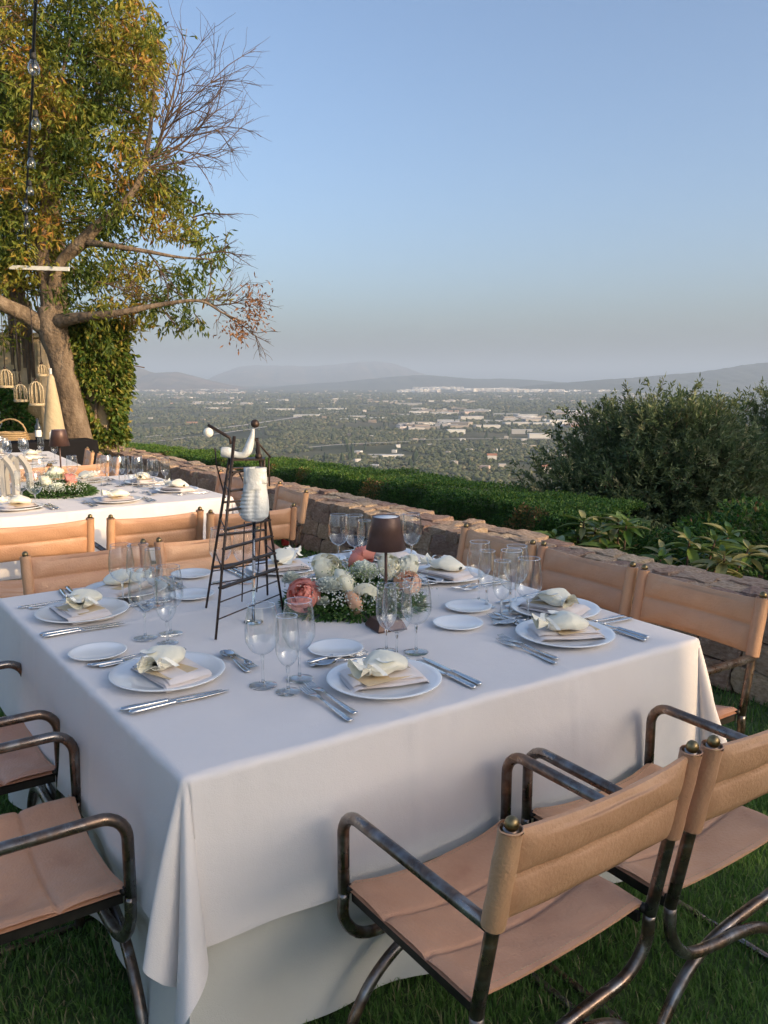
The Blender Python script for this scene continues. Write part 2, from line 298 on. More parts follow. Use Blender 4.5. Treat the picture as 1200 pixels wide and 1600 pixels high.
def ridge(name, prof, Y, depth, seed, mat_, rough=.12):
    us = np.array([p[0] for p in prof], float); vs = np.array([p[1] for p in prof], float); n = 160; uu = np.linspace(us[0], us[-1], n)
    hh = np.interp(uu, us, vs); k = 6; hh = np.convolve(np.pad(hh, k, 'edge'), np.ones(2 * k + 1) / (2 * k + 1), 'valid')
    x = (uu - 600) / FPX * Y * 1.012; top = CAM_Z + (VH - hh) / FPX * Y; h = np.maximum(top + PLAIN, 2.0) + np.maximum(top - 20, 0) * .12; h = h * (1 + .02 * fbm1(uu * .15, seed))
    w = np.linspace(-1, 1, 41); X = np.repeat(x[None], 41, 0); U = np.repeat(uu[None], 41, 0); Wg = np.repeat(w[:, None], n, 1)
    cross = np.maximum(1 - np.abs(Wg) ** 1.25, 0)
    rid = 1 - rough * np.abs(fbm1(U * .11 + 3 * Wg, seed + 1, 4)) * 2.2 * (1 - cross) * cross * 2
    Z = -PLAIN - 4 + h[None] * cross * rid; Yg = Y + Wg * depth + depth * .12 * fbm1(U * .03, seed + 2, 3) * (1 - cross)
    v = np.stack([X, Yg, Z], -1).reshape(-1, 3); i = (np.arange(40)[:, None] * n + np.arange(n - 1)[None]).ravel()
    tag(obj('mountain_range', arr_mesh('mountain_range', v, np.stack([i, i + 1, i + n + 1, i + n], -1), mat_, True)), kind='structure')
def hillmat(name, stops):
    m, nt, b = NT(name); c = ramp(nt, noise(nt, .0022, 8, .6), stops); nt.links.new(c, b.inputs['Base Color']); b.inputs['Roughness'].default_value = .95; b.inputs['Specular IOR Level'].default_value = .05
    bump(nt, b, noise(nt, .004, 8, .6), 60, .8); return m
HM1 = hillmat('hill_bare', [(.35, (.10, .085, .055)), (.55, (.19, .14, .095)), (.68, (.30, .20, .14))])
HM2 = hillmat('hill_green', [(.35, (.055, .062, .034)), (.6, (.10, .095, .055)), (.75, (.16, .125, .08))])
ridge('m', [(60, 600), (140, 572), (185, 566), (205, 568), (228, 576), (250, 585), (268, 582), (288, 581), (312, 588), (334, 593), (352, 599), (385, 606), (430, 612)], 10500, 1900, 3, HM1)
ridge('m', [(290, 606), (335, 596), (355, 585), (375, 575), (395, 573), (440, 573), (500, 575), (540, 570), (580, 567), (612, 570), (640, 578), (662, 586), (700, 594), (760, 604)], 18500, 3800, 11, HM1, .2)
ridge('m', [(395, 613), (420, 606), (445, 602), (480, 599), (540, 596), (600, 589), (650, 586), (700, 588), (740, 592), (790, 591), (840, 594), (900, 599), (960, 606)], 11800, 1900, 21, HM2, .16)
ridge('m', [(790, 607), (835, 600), (880, 597), (940, 592), (1000, 588), (1080, 582), (1130, 575), (1170, 570), (1210, 565), (1270, 553), (1400, 530), (1520, 540)], 8800, 1500, 33, HM2, .16)
def haze():
    m, nt, b = NT('haze'); nt.nodes.remove(b); v = nt.nodes.new('ShaderNodeVolumePrincipled')
    v.inputs['Density'].default_value = 1.2e-4; v.inputs['Color'].default_value = (.62, .75, .92, 1); v.inputs['Anisotropy'].default_value = .0
    nt.links.new(v.outputs[0], nt.nodes['Material Output'].inputs['Volume'])
    mb = MB(); mb.box((0, 22500, 177), (90600, 45400, 606)); o = mb.build('haze', m, smooth=False); tag(o, kind='stuff')
haze()
# ---------------------------------------------------------------- far plain: olive groves, towns, road
def merge_shapes(base_v, base_f, pos, scl, rot):       # many copies of a small shape as arrays
    n, k = len(pos), len(base_v); c, s = np.cos(rot), np.sin(rot); b = base_v[None] * scl[:, None, :]
    x = b[..., 0] * c[:, None] - b[..., 1] * s[:, None]; y = b[..., 0] * s[:, None] + b[..., 1] * c[:, None]
    v = np.stack([x, y, b[..., 2]], -1) + pos[:, None, :]
    return v.reshape(-1, 3), (base_f[None] + (np.arange(n) * k)[:, None, None]).reshape(-1, base_f.shape[1])
def plain_pts(n, b0, b1, d0, d1, power=1.0):
    d = np.sqrt(rng.uniform(0, 1, n) ** power * (d1 ** 2 - d0 ** 2) + d0 ** 2); b = rng.uniform(b0, b1, n)
    x, y = b * d, d; return np.stack([x, y, ground_z(x, y) + 3 * np.clip((np.hypot(x, y) - 500) / 1500, 0, 1) * np.sin(x * .004 + 1) * np.sin(y * .003)], -1)
def groves():
    t = (1 + 5 ** .5) / 2; iv = np.array([(-1, t, 0), (1, t, 0), (-1, -t, 0), (1, -t, 0), (0, -1, t), (0, 1, t), (0, -1, -t), (0, 1, -t), (t, 0, -1), (t, 0, 1), (-t, 0, -1), (-t, 0, 1)]) / 1.9
    fi = np.array([(0, 11, 5), (0, 5, 1), (0, 1, 7), (0, 7, 10), (0, 10, 11), (1, 5, 9), (5, 11, 4), (11, 10, 2), (10, 7, 6), (7, 1, 8), (3, 9, 4), (3, 4, 2), (3, 2, 6), (3, 6, 8), (3, 8, 9), (4, 9, 5), (2, 4, 11), (6, 2, 10), (8, 6, 7), (9, 8, 1)])
    iv = iv * (1 + rng.uniform(-.25, .25, (12, 1)))
    p = np.concatenate([plain_pts(21000, -.56, .56, 620, 1900), plain_pts(17000, -.54, .54, 1800, 3600), plain_pts(9000, -.54, .54, 3400, 7000)])
    keep = (np.sin(p[:, 0] * .011 + 2) * np.sin(p[:, 1] * .008) + .35 * np.sin(p[:, 0] * .031) * np.sin(p[:, 1] * .023 + 1)) > -.42; p = p[keep]; n = len(p)
    d = p[:, 1]; sz = rng.uniform(2.0, 4.4, n) * np.where(d > 3400, 2.4, np.where(d > 1800, 1.35, 1.0)); s = np.stack([sz * rng.uniform(.85, 1.3, n), sz, sz * rng.uniform(.6, .95, n)], -1)
    p[:, 2] += sz * .55; v, f = merge_shapes(iv, fi, p, s, rng.uniform(0, 6.28, n)); rnd = np.repeat(rng.uniform(0, 1, n), 12)
    mt = leafmat('grove', [(0, (.040, .055, .022)), (.5, (.075, .088, .040)), (.85, (.12, .12, .06)), (1, (.15, .13, .07))], 0, .9)
    tag(obj('olive_grove', arr_mesh('olive_grove', v, f, mt, False, rnd)), kind='stuff')
    n = 900; p = plain_pts(n, -.5, .5, 900, 4200); sz = rng.uniform(3, 7, n); s = np.stack([sz * .5, sz * .5, sz * 1.3], -1); p[:, 2] += sz
    v, f = merge_shapes(iv, fi, p, s, rng.uniform(0, 6, n)); mt2 = leafmat('dark_trees', [(0, (.012, .026, .012)), (1, (.03, .05, .02))], 0, .9)
    tag(obj('dark_cypress_wood', arr_mesh('dark_cypress_wood', v, f, mt2, False, np.repeat(rng.uniform(0, 1, n), 12))), kind='stuff')
groves()
def towns():
    bv = np.array([(-.5, -.5, 0), (.5, -.5, 0), (.5, .5, 0), (-.5, .5, 0), (-.5, -.5, 1), (.5, -.5, 1), (.5, .5, 1), (-.5, .5, 1)]); bf = np.array([(4, 5, 6, 7), (0, 1, 5, 4), (1, 2, 6, 5), (2, 3, 7, 6), (3, 0, 4, 7)])
    P, S = [], []
    def cl(n, b0, b1, d0, d1, w, h, power=1):
        p = plain_pts(n, b0, b1, d0, d1, power); P.append(p); ww = rng.uniform(*w, n); S.append(np.stack([ww, ww * rng.uniform(.5, 1, n), rng.uniform(*h, n)], -1))
    town_a = len(P)
    for _ in range(16): b = rng.normal(.17, .07); d = rng.uniform(7600, 10300); cl(120, b - .025, b + .025, d - 260, d + 260, (16, 38), (9, 22))
    for _ in range(7): b = rng.uniform(.1, .3); d = rng.uniform(8200, 9600); cl(60, b - .02, b + .02, d - 260, d + 260, (14, 34), (10, 22))
    town_b = len(P)
    for _ in range(9): b = rng.uniform(-.31, -.18); d = rng.uniform(6600, 9600); cl(34, b - .015, b + .015, d - 200, d + 200, (14, 30), (8, 18))
    for _ in range(34): b = rng.uniform(-.28, .42); d = rng.uniform(3000, 7000); cl(rng.integers(4, 16), b - .02, b + .02, d - 160, d + 160, (12, 55), (5, 9))
    for _ in range(10): b = rng.uniform(-.05, .35); d = rng.uniform(1900, 3000); cl(rng.integers(8, 22), b - .02, b + .02, d - 110, d + 110, (14, 50), (5, 10))
    cl(230, -.30, .42, 2200, 9000, (12, 34), (5, 9)); cl(34, -.05, .3, 1000, 1800, (7, 12), (3.5, 6))
    Pd, Sd = np.concatenate(P[town_a:town_b]), np.concatenate(S[town_a:town_b]) * np.array([1.15, 1.15, 1.25]); v, f = merge_shapes(bv, bf, Pd, Sd, rng.uniform(-.5, .5, len(Pd))); md = leafmat('pale_houses', [(0, (.62, .52, .42)), (.5, (.80, .74, .66)), (1, (.86, .83, .78))], 0, .9)
    tag(obj('dense_town', arr_mesh('dense_town', v, f, md, False, np.repeat(rng.uniform(0, 1, len(Pd)), 8))), kind='stuff'); P, S = P[town_b:], S[town_b:]
    P, S = np.concatenate(P), np.concatenate(S); n = len(P); v, f = merge_shapes(bv, bf, P, S, rng.uniform(-.5, .5, n))
    mt = leafmat('town_walls', [(0, (.24, .19, .15)), (.3, (.42, .36, .30)), (.6, (.56, .51, .46)), (.9, (.70, .68, .65)), (1, (.38, .19, .12))], 0, .9)
    tag(obj('town', arr_mesh('town', v, f, mt, False, np.repeat(rng.uniform(0, 1, n), 8))), kind='stuff')
    me = []
    for k in range(4):                                   # low halls: hall, roof rim, row of door bays
        mb = MB(); mb.box((0, 0, .5), (1, 1, 1)); mb.box((0, 0, 1.03), (1.02, 1.02, .08)); me.append(mb.mesh('industrial_hall', M['house_white'], False))
    halls = [((663, 664), (52, 26, 9)), ((592, 655), (70, 40, 8)), ((560, 652), (60, 36, 8)), ((545, 656), (48, 30, 7)), ((700, 660), (60, 30, 10)), ((735, 655), (70, 34, 12)), ((760, 668), (64, 24, 9)), ((805, 664), (66, 30, 10)), ((842, 683), (44, 20, 9)), ((845, 664), (60, 30, 9)), ((712, 676), (40, 22, 9)), ((640, 650), (70, 40, 9)), ((480, 650), (80, 40, 8)), ((870, 660), (60, 30, 10)), ((790, 650), (80, 40, 11)), ((820, 652), (70, 36, 12)), ((688, 648), (70, 36, 10)), ((520, 640), (110, 50, 9)), ((440, 640), (110, 50, 8)), ((745, 644), (90, 44, 12)), ((905, 650), (70, 40, 10)), ((612, 720), (34, 14, 6)), ((588, 718), (26, 12, 5)), ((640, 632), (110, 60, 10)), ((770, 660), (50, 26, 9)), ((815, 676), (46, 20, 9)), ((695, 668), (50, 24, 8))]
    for i, ((u, vv), sz) in enumerate(halls):
        d = (PLAIN + 1.8) * FPX / (vv - VH); x = (u - 600) / FPX * d * 1.0
        o = obj('industrial_hall', me[i % 4], None, (x, d, ground_z(np.float64(x), np.float64(d)) - 1.5 + 0.0)); o.scale = sz; o.rotation_euler = (0, 0, rng.uniform(-.3, .3))
        tag(o, 'low pale industrial hall on the hazy plain beyond the hedge', 'building', 'industrial halls on the plain')
    mb = MB(); mb.box((0, 0, .5), (1, 1, 1)); mb.add([(-.55, -.55, 1), (.55, -.55, 1), (.55, .55, 1), (-.55, .55, 1), (-.55, 0, 1.45), (.55, 0, 1.45)], [(0, 1, 5, 4), (2, 3, 4, 5), (1, 2, 5), (3, 0, 4)], 1)
    o = mb.build('farmhouse', [M['house_white'], M['roof']], smooth=False); d = 1180.; x = (769 - 600) / FPX * d; o.location = (x, d, ground_z(np.float64(x), np.float64(d)) + 1); o.scale = (13, 9, 6)
    tag(o, 'white farmhouse with red roof among the far olive trees', 'house')
    c = dup(o, (.198 * 1010, 1010, float(ground_z(np.float64(.198 * 1010), np.float64(1010))) + .5), .4, 'small white farmhouse just above the hedge beside dark trees'); c.scale = (12, 8, 5)
    m = mat('road', [(.3, (.42, .36, .30)), (.7, (.55, .48, .41))], .05, .9)
    def road(pts, w):
        cs = [np.array(((u - 600) / FPX * 121.8 * FPX / (v - VH), 121.8 * FPX / (v - VH))) for u, v in pts]; mb = MB(); L, Rr = [], []; cs = spline(cs, 16)
        for i, c in enumerate(cs):
            t = cs[min(i + 1, len(cs) - 1)] - cs[max(i - 1, 0)]; t = t / np.linalg.norm(t); nn = np.array((-t[1], t[0])); zz = float(ground_z(c[0], c[1])) + 4.5
            for sgn, Ls in ((1, L), (-1, Rr)): q = c + nn * sgn * w / 2; Ls.append((q[0], q[1], zz))
        n = len(L); mb.add(L + Rr, [(i, n + i, n + i + 1, i + 1) for i in range(n - 1)]); tag(mb.build('road', m), kind='structure')
    road([(195, 690), (300, 677), (400, 663), (470, 652), (530, 644)], 16); road([(240, 694), (330, 682), (420, 668)], 9); road([(480, 705), (540, 699), (640, 694)], 8); road([(640, 691), (760, 689), (900, 690)], 7)
towns()
# ---------------------------------------------------------------- terrace wall of individual stones
def stone_mesh(k, dx, dy, dz, amp):
    r = np.random.default_rng(100 + k); mb = MB(); n = 3
    def P(face, a, b):
        a, b = a * 2 - 1, b * 2 - 1; p = {0: (a, b, 1), 1: (-a, b, -1), 2: (1, a, b), 3: (-1, -a, b), 4: (-a, 1, b), 5: (a, -1, b)}[face]; v = np.array(p, float)
        q = v / np.linalg.norm(v) * 1.25; v = v * .72 + q * .28
        v += amp * np.array([math.sin(3.1 * v[1] + 2 * v[2] + k), math.sin(2.7 * v[0] + 1.7 * v[2] + 2 * k), math.sin(3.3 * v[0] + 2.9 * v[1] + 3 * k)])
        return (v[0] * dx / 2, v[1] * dy / 2, v[2] * dz / 2)
    for f in range(6): mb.grid(lambda a, b, f=f: P(f, a, b), n, n)
    me = mb.mesh('stone', M['stone'], False); return me
def stone_wall():
    w = thing('stone_wall', 'low rubble stone terrace wall with a rough flat capping along the lawn', 'wall', W0)
    mb = MB(); K0, K1 = -3.6, 13.2; ang = math.atan2(WD.y, WD.x); Rm = Matrix.Rotation(ang, 3, 'Z')
    mb.box(WD * ((K0 + K1) / 2) + WN * .215 + Vector((0, 0, .2325)), (K1 - K0, .405, .465), Rm); core = mb.build('mortar_core', M['mortar'], w)
    cap = [stone_mesh(k, 1, 1, 1, .10) for k in range(7)]; k = K0; n = 0
    zt = .5
    def put(name, me, k, m, z, sz, yaw=0, tilt=0):
        o = obj(name, me, w, WD * k + WN * m + Vector((0, 0, z))); o.scale = sz; o.rotation_euler = (rng.normal(0, .03) + tilt, rng.normal(0, .04), ang + yaw); return o
    for row, m0, m1 in ((0, -.015, .13), (1, .13, .28), (2, .28, .44)):      # capping, three uneven rows
        k = K0 + rng.uniform(0, .1)
        while k < K1:
            L = rng.uniform(.10, .30) * (1.0 if k < 6 else 1.35); mm = (m0 + m1) / 2 + rng.normal(0, .008)
            put('capstone', cap[n % 7], k + L / 2, mm, zt - .035 + rng.normal(0, .007), (L * .97, (m1 - m0) * rng.uniform(.92, 1.1), rng.uniform(.075, .10)), rng.normal(0, .05)); n += 1; k += L
    for z0, z1 in ((.30, .46), (.15, .31), (.0, .16)):
        k = K0
        while k < 8.2:
            L = rng.uniform(.17, .36); 
            if not (2.02 < k + L / 2 < 2.30 and z0 < .3) and not (3.62 < k + L / 2 < 3.95 and .14 < z0 < .2): put('stone', cap[n % 7], k + L / 2, .048, (z0 + z1) / 2, (L * .96, .12, (z1 - z0) * rng.uniform(.85, 1.05)), 0); n += 1
            k += L
    d = MB(); d.box(WD * 2.16 + WN * .004 + Vector((0, 0, .17)), (.20, .03, .20), Rm); d.build('dark_opening', M['black_cloth'], w, False)  # solid black block stands in for the shade inside the opening
    g = MB(); g.box(WD * 3.80 + WN * .0 + Vector((0, 0, .245)), (.28, .02, .15), Rm); gr = g.build('vent_grille', M['rust_iron'], w, False)
    for q in range(5):
        g = MB(); g.box(WD * 3.80 - WN * .016 + Vector((0, 0, .195 + q * .025)), (.26, .016, .010), Rm @ Matrix.Rotation(.5, 3, 'X')); g.build('slat', M['rust_iron'], gr, False)
    return n
stone_wall()
# ---------------------------------------------------------------- foliage helpers
def leaf_arrays(c, d, nrm, L, W, fold=.25):
    if fold == 0:
        d = d / np.linalg.norm(d, axis=1, keepdims=True); s = np.cross(d, nrm); s /= np.maximum(np.linalg.norm(s, axis=1, keepdims=True), 1e-6); L = np.broadcast_to(L, (len(c),))[:, None]; W = np.broadcast_to(W, (len(c),))[:, None]
        v = np.stack([c, c + d * L * .5 + s * W / 2, c + d * L, c + d * L * .5 - s * W / 2, c + d * L * .5], 1).reshape(-1, 3); o = (np.arange(len(c)) * 5)[:, None, None]; return v, (np.array([(0, 1, 3), (1, 2, 3)])[None] + o).reshape(-1, 3)
               # one folded leaf (2 quads) per row: base, two edges, middle, tip
    d = d / np.linalg.norm(d, axis=1, keepdims=True); s = np.cross(d, nrm); s /= np.maximum(np.linalg.norm(s, axis=1, keepdims=True), 1e-6); n = np.cross(s, d)
    L = np.broadcast_to(L, (len(c),))[:, None]; W = np.broadcast_to(W, (len(c),))[:, None]
    base, tip = c, c + d * L - n * L * fold * .6; mid = c + d * L * .5 + n * L * .03
    v = np.stack([base, mid + s * W / 2 - n * W * fold, tip, mid - s * W / 2 - n * W * fold, mid], 1).reshape(-1, 3)
    o = (np.arange(len(c)) * 5)[:, None, None]; f = (np.array([(0, 4, 1), (1, 4, 2), (0, 3, 4), (3, 2, 4)])[None] + o).reshape(-1, 3); return v, f
def rdir(n, z=(-1, 1)):
    a = rng.uniform(0, 2 * PI, n); zz = rng.uniform(*z, n); r = np.sqrt(np.maximum(1 - zz ** 2, 0)); return np.stack([r * np.cos(a), r * np.sin(a), zz], -1)
def leaves_mesh(name, c, d, L, W, m, up=.6, fold=.25, rnd=None):
    n = len(c); nrm = rdir(n) * (1 - up) + np.array([0, 0, 1.0]) * up; v, f = leaf_arrays(c, d, nrm, L, W, fold)
    rnd = rng.uniform(0, 1, n) if rnd is None else rnd; return arr_mesh(name, v, f, m, False, np.repeat(rnd, 5))
# ---------------------------------------------------------------- hedge
def hedge():
    h = thing('clipped_hedge', 'long clipped green hedge with brown patches just beyond the stone wall', 'hedge', Wp(0, 1.5, -.3)); O = np.array(Wp(0, 1.5, -.3))
    n = 190000; kk = 1.1 + 17.4 * rng.uniform(0, 1, n) ** 1.25; side = rng.uniform(0, 1, n) < .46
    m = np.where(side, 1.57 + rng.normal(0, .035, n), rng.uniform(1.55, 2.40, n)); bumpz = .025 * np.sin(kk * 3.1) * np.sin(m * 4 + kk) + .016 * np.sin(kk * 7.3 + m * 5) + .012 * np.sin(kk * 19 + m * 13) * np.sin(m * 17 + kk * 6) + rng.normal(0, .012, n)
    top = .455 + bumpz - .029 * np.maximum(kk - 4, 0); z = np.where(side, top - .80 * rng.uniform(0, 1, n) ** 1.2, top - np.abs(rng.normal(0, .018, n)))
    m = m + np.where(side, .06 * np.sin(kk * 5 + z * 8) + .04 * np.sin(kk * 11 + z * 5) + .025 * np.sin(kk * 23 + z * 17), 0)
    wd, wn = np.array(WD), np.array(WN); c = np.array(W0)[None] + wd[None] * kk[:, None] + wn[None] * m[:, None]; c[:, 2] = z
    outd = np.where(side[:, None], -wn[None] * .8 + np.array([0, 0, .5]), np.array([[0, 0, 1.0]])); d = outd * .55 + rdir(n) * 1.0
    brown = (np.sin(kk * 2.3 + 1) * np.sin(kk * 5.1 + z * 6) > .50) & side; shade_rnd = np.where(side, rng.uniform(0, .7, n), rng.uniform(.35, .94, n)); rnd = np.where(brown & (rng.uniform(0, 1, n) < .75), rng.uniform(.95, 1, n), shade_rnd)  # face leaves toned darker and top paler, imitating shade and sunlight
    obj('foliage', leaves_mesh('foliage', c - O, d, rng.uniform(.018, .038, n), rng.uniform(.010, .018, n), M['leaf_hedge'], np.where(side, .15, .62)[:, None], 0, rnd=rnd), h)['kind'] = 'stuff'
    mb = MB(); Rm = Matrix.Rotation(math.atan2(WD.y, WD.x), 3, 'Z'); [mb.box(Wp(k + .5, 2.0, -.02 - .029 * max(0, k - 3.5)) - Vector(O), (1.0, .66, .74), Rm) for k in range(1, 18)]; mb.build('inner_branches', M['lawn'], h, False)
hedge()
# ---------------------------------------------------------------- olive trees beyond the wall
def olive(label, c, rad, n, seed, groundz, lobes):
    t = thing('olive_tree', label, 'tree', (c[0], c[1], groundz)); O = np.array((c[0], c[1], groundz)); r0 = np.random.default_rng(seed)
    tr = MB(); tw = MB(); C = np.array(c)
    tr.tube([(0, 0, 0), (.05, .03, .5), (-.04, 0, 1.0), (.05, .02, 1.5)], [.20, .16, .15, .12], 10)
    cs, ds, rn = [], [], []
    for (lx, ly, lz, lr) in lobes:
        lc = C + np.array((lx, ly, lz)) * np.array(rad); br = spline([O + (0, 0, 1.2), (O + (0, 0, 1.6) + lc) / 2 + r0.normal(0, .08, 3), lc], 5)
        tr.tube([Vector(p - O) for p in br], np.linspace(.08, .02, len(br)), 6)
        nt_ = int(n * lr ** 2 / sum(q[3] ** 2 for q in lobes) / 26)
        u = r0.normal(0, 1, (nt_, 3)); u /= np.linalg.norm(u, axis=1, keepdims=True); rr = lr * np.array(rad) * (1.0 + r0.normal(0, .10, (nt_, 1)) + .14 * np.sin(u[:, :1] * 7 + seed) * np.sin(u[:, 2:] * 6 + u[:, 1:2] * 5))
        p0 = lc + u * rr * r0.uniform(.25, .92, (nt_, 1)) ** .6; td = u + r0.normal(0, .45, (nt_, 3)) + np.array([0, 0, .35]); td /= np.linalg.norm(td, axis=1, keepdims=True); TL = r0.uniform(.12, .27, nt_)
        for i in range(0, nt_, 4): tw.tube([Vector(p0[i] - O), Vector(p0[i] + td[i] * TL[i] * .95 - O)], [.005, .002], 3, False)
        k = np.repeat(np.arange(nt_), 26); s = r0.uniform(0, 1, len(k))[:, None]; cs.append(p0[k] + td[k] * TL[k][:, None] * s + r0.normal(0, .012, (len(k), 3))); ds.append(td[k] * .8 + r0.normal(0, .55, (len(k), 3)))
        base = r0.uniform(0, .75, nt_)[k]; rn.append(np.clip(base + r0.normal(0, .12, len(k)) + (r0.uniform(0, 1, nt_)[k] > .95) * .4, 0, 1))
    cs, ds, rn = map(np.concatenate, (cs, ds, rn)); m = len(cs)
    obj('crown', leaves_mesh('crown', cs - O, ds, r0.uniform(.045, .08, m), r0.uniform(.014, .022, m), M['leaf_olive'], .4, 0, rn), t)['kind'] = 'stuff'
    tr.build('trunk', M['bark'], t); tw.build('twigs', M['twig'], t)['kind'] = 'stuff'
LOB = [(-.35, -.35, -.85, .5), (.15, -.5, -.95, .6), (.7, -.4, -.85, .55), (-.72, -.1, -.75, .38), (0, 0, .1, .72), (-.55, -.2, -.05, .52), (.5, -.1, 0, .55), (.05, -.3, .42, .5), (-.25, .1, .38, .46), (.35, .2, .4, .48), (-.62, 0, -.42, .45), (.1, -.45, -.35, .6), (.6, 0, -.4, .5), (-.2, -.5, .1, .45), (.25, -.55, .2, .4)]
olive('big rounded olive tree with dark shaded crown beyond the stone wall', (3.05, 9.2, .24), (1.48, 1.35, 1.30), 230000, 5, -1.6, LOB)
olive('second olive tree with a sunlit crown behind the big dark one', (5.15, 10.2, .25), (1.25, 1.3, 1.42), 100000, 8, -1.7, LOB)
# ---------------------------------------------------------------- leafy shrubs with large leaves beside the wall
def big_leaf():
    mb = MB()
    def f(a, b): y = b; w = math.sin(PI * min(1, b * .96 + .03)) ** .8 * .5; x = (a - .5) * 2 * w * .34; return (x, y, -.30 * b * b + abs(x) * .5)
    mb.grid(f, 2, 5); return mb
LEAFM = []; LEAFMAT = []
for nm, col in (('shrub_leaf_dark', (.07, .14, .026)), ('shrub_leaf_mid', (.14, .21, .042)), ('shrub_leaf_pale', (.34, .32, .12))):
    mm, nt, b = NT(nm); b.inputs['Base Color'].default_value = (*col, 1); b.inputs['Roughness'].default_value = .38
    c = ramp(nt, noise(nt, 6, 4), [(.3, tuple(x * .75 for x in col)), (.7, tuple(min(1, x * 1.2) for x in col))]); nt.links.new(c, b.inputs['Base Color'])
    tr = nt.nodes.new('ShaderNodeBsdfTranslucent'); nt.links.new(c, tr.inputs[0]); mx = nt.nodes.new('ShaderNodeMixShader'); mx.inputs[0].default_value = .25
    nt.links.new(b.outputs[0], mx.inputs[1]); nt.links.new(tr.outputs[0], mx.inputs[2]); nt.links.new(mx.outputs[0], nt.nodes['Material Output'].inputs[0]); LEAFM.append(big_leaf().mesh('leaf', mm)); LEAFMAT.append(mm)
def shrub(label, base, heads, spread, seed):
    r = np.random.default_rng(seed); t = thing('leafy_shrub', label, 'shrub', base); st = MB()
    for h in range(heads):
        hp = Vector((r.normal(0, spread), r.normal(0, spread * .6), r.uniform(.36, .60))); st.tube([(hp.x * .2, hp.y * .2, 0), (hp.x * .7, hp.y * .7, hp.z * .5), hp], [.012, .009, .006], 5)
        nl = 11; k = r.integers(0, 3)
        for i in range(nl):
            a = i * 2.4 + r.normal(0, .2); el = .75 - 1.05 * i / nl + r.normal(0, .12); o = obj('leaf', LEAFM[(k if r.uniform() < .6 else r.integers(0, 3))], t, hp - Vector((0, 0, i * .006)))
            L = r.uniform(.13, .21) * (1.0 if i > 2 else .7); o.scale = (L, L, L); o.rotation_euler = (el, r.normal(0, .2), a)
    st.build('stem', M['twig'], t)
shrub('broad leaved shrub just beyond the wall under the olive tree', Vector((1.42, 5.95, .02)), 7, .13, 1)
shrub('tallest bright green shrub sprouting between the two leafy ones', Vector((1.66, 5.62, .06)), 6, .10, 2)
shrub('shrub of long drooping pale leaves beyond the wall by the end chair', Vector((1.95, 5.25, .0)), 8, .16, 3)
shrub('small low shrub with narrow pale leaves by the wall top', Vector((2.12, 4.88, -.05)), 3, .08, 4)
def bush(name, label, c, rad, n, m, L, W, seed, z0):
    r0 = np.random.default_rng(seed); t = thing(name, label, 'bush', (c[0], c[1], z0)); O = np.array((c[0], c[1], z0)); u = r0.normal(0, 1, (n, 3)); u /= np.linalg.norm(u, axis=1, keepdims=True)
    p = np.array(c) + u * np.array(rad) * (r0.uniform(.5, 1, (n, 1)) ** .5) * (1 + .2 * np.sin(u[:, :1] * 6 + seed) * np.sin(u[:, 2:] * 7)); d = u + r0.normal(0, .6, (n, 3))
    obj('foliage', leaves_mesh('foliage', p - O, d, r0.uniform(.6, 1.2, n) * L, r0.uniform(.7, 1.2, n) * W, m, .4), t)['kind'] = 'stuff'
    s = MB(); s.tube([(0, 0, 0), (.02, 0, c[2] - z0)], [.04, .02], 6); s.build('stem', M['twig'], t); return t
bush('green_bush', 'dark green bush under the olive tree by the wall end', (3.0, 6.4, .05), (.75, .6, .62), 9000, M['leaf_hedge'], .06, .03, 4, -.9)
bush('green_bush', 'dark leafy bush between the hedge end and the low shrubs', (1.95, 7.0, -.15), (.7, .5, .55), 12000, M['leaf_hedge'], .05, .026, 6, -1.0)
bush('green_bush', 'dark undergrowth bush below the big olive crown', (2.2, 7.6, -.35), (1.1, .7, .65), 9000, M['leaf_olive'], .06, .022, 5, -1.2)
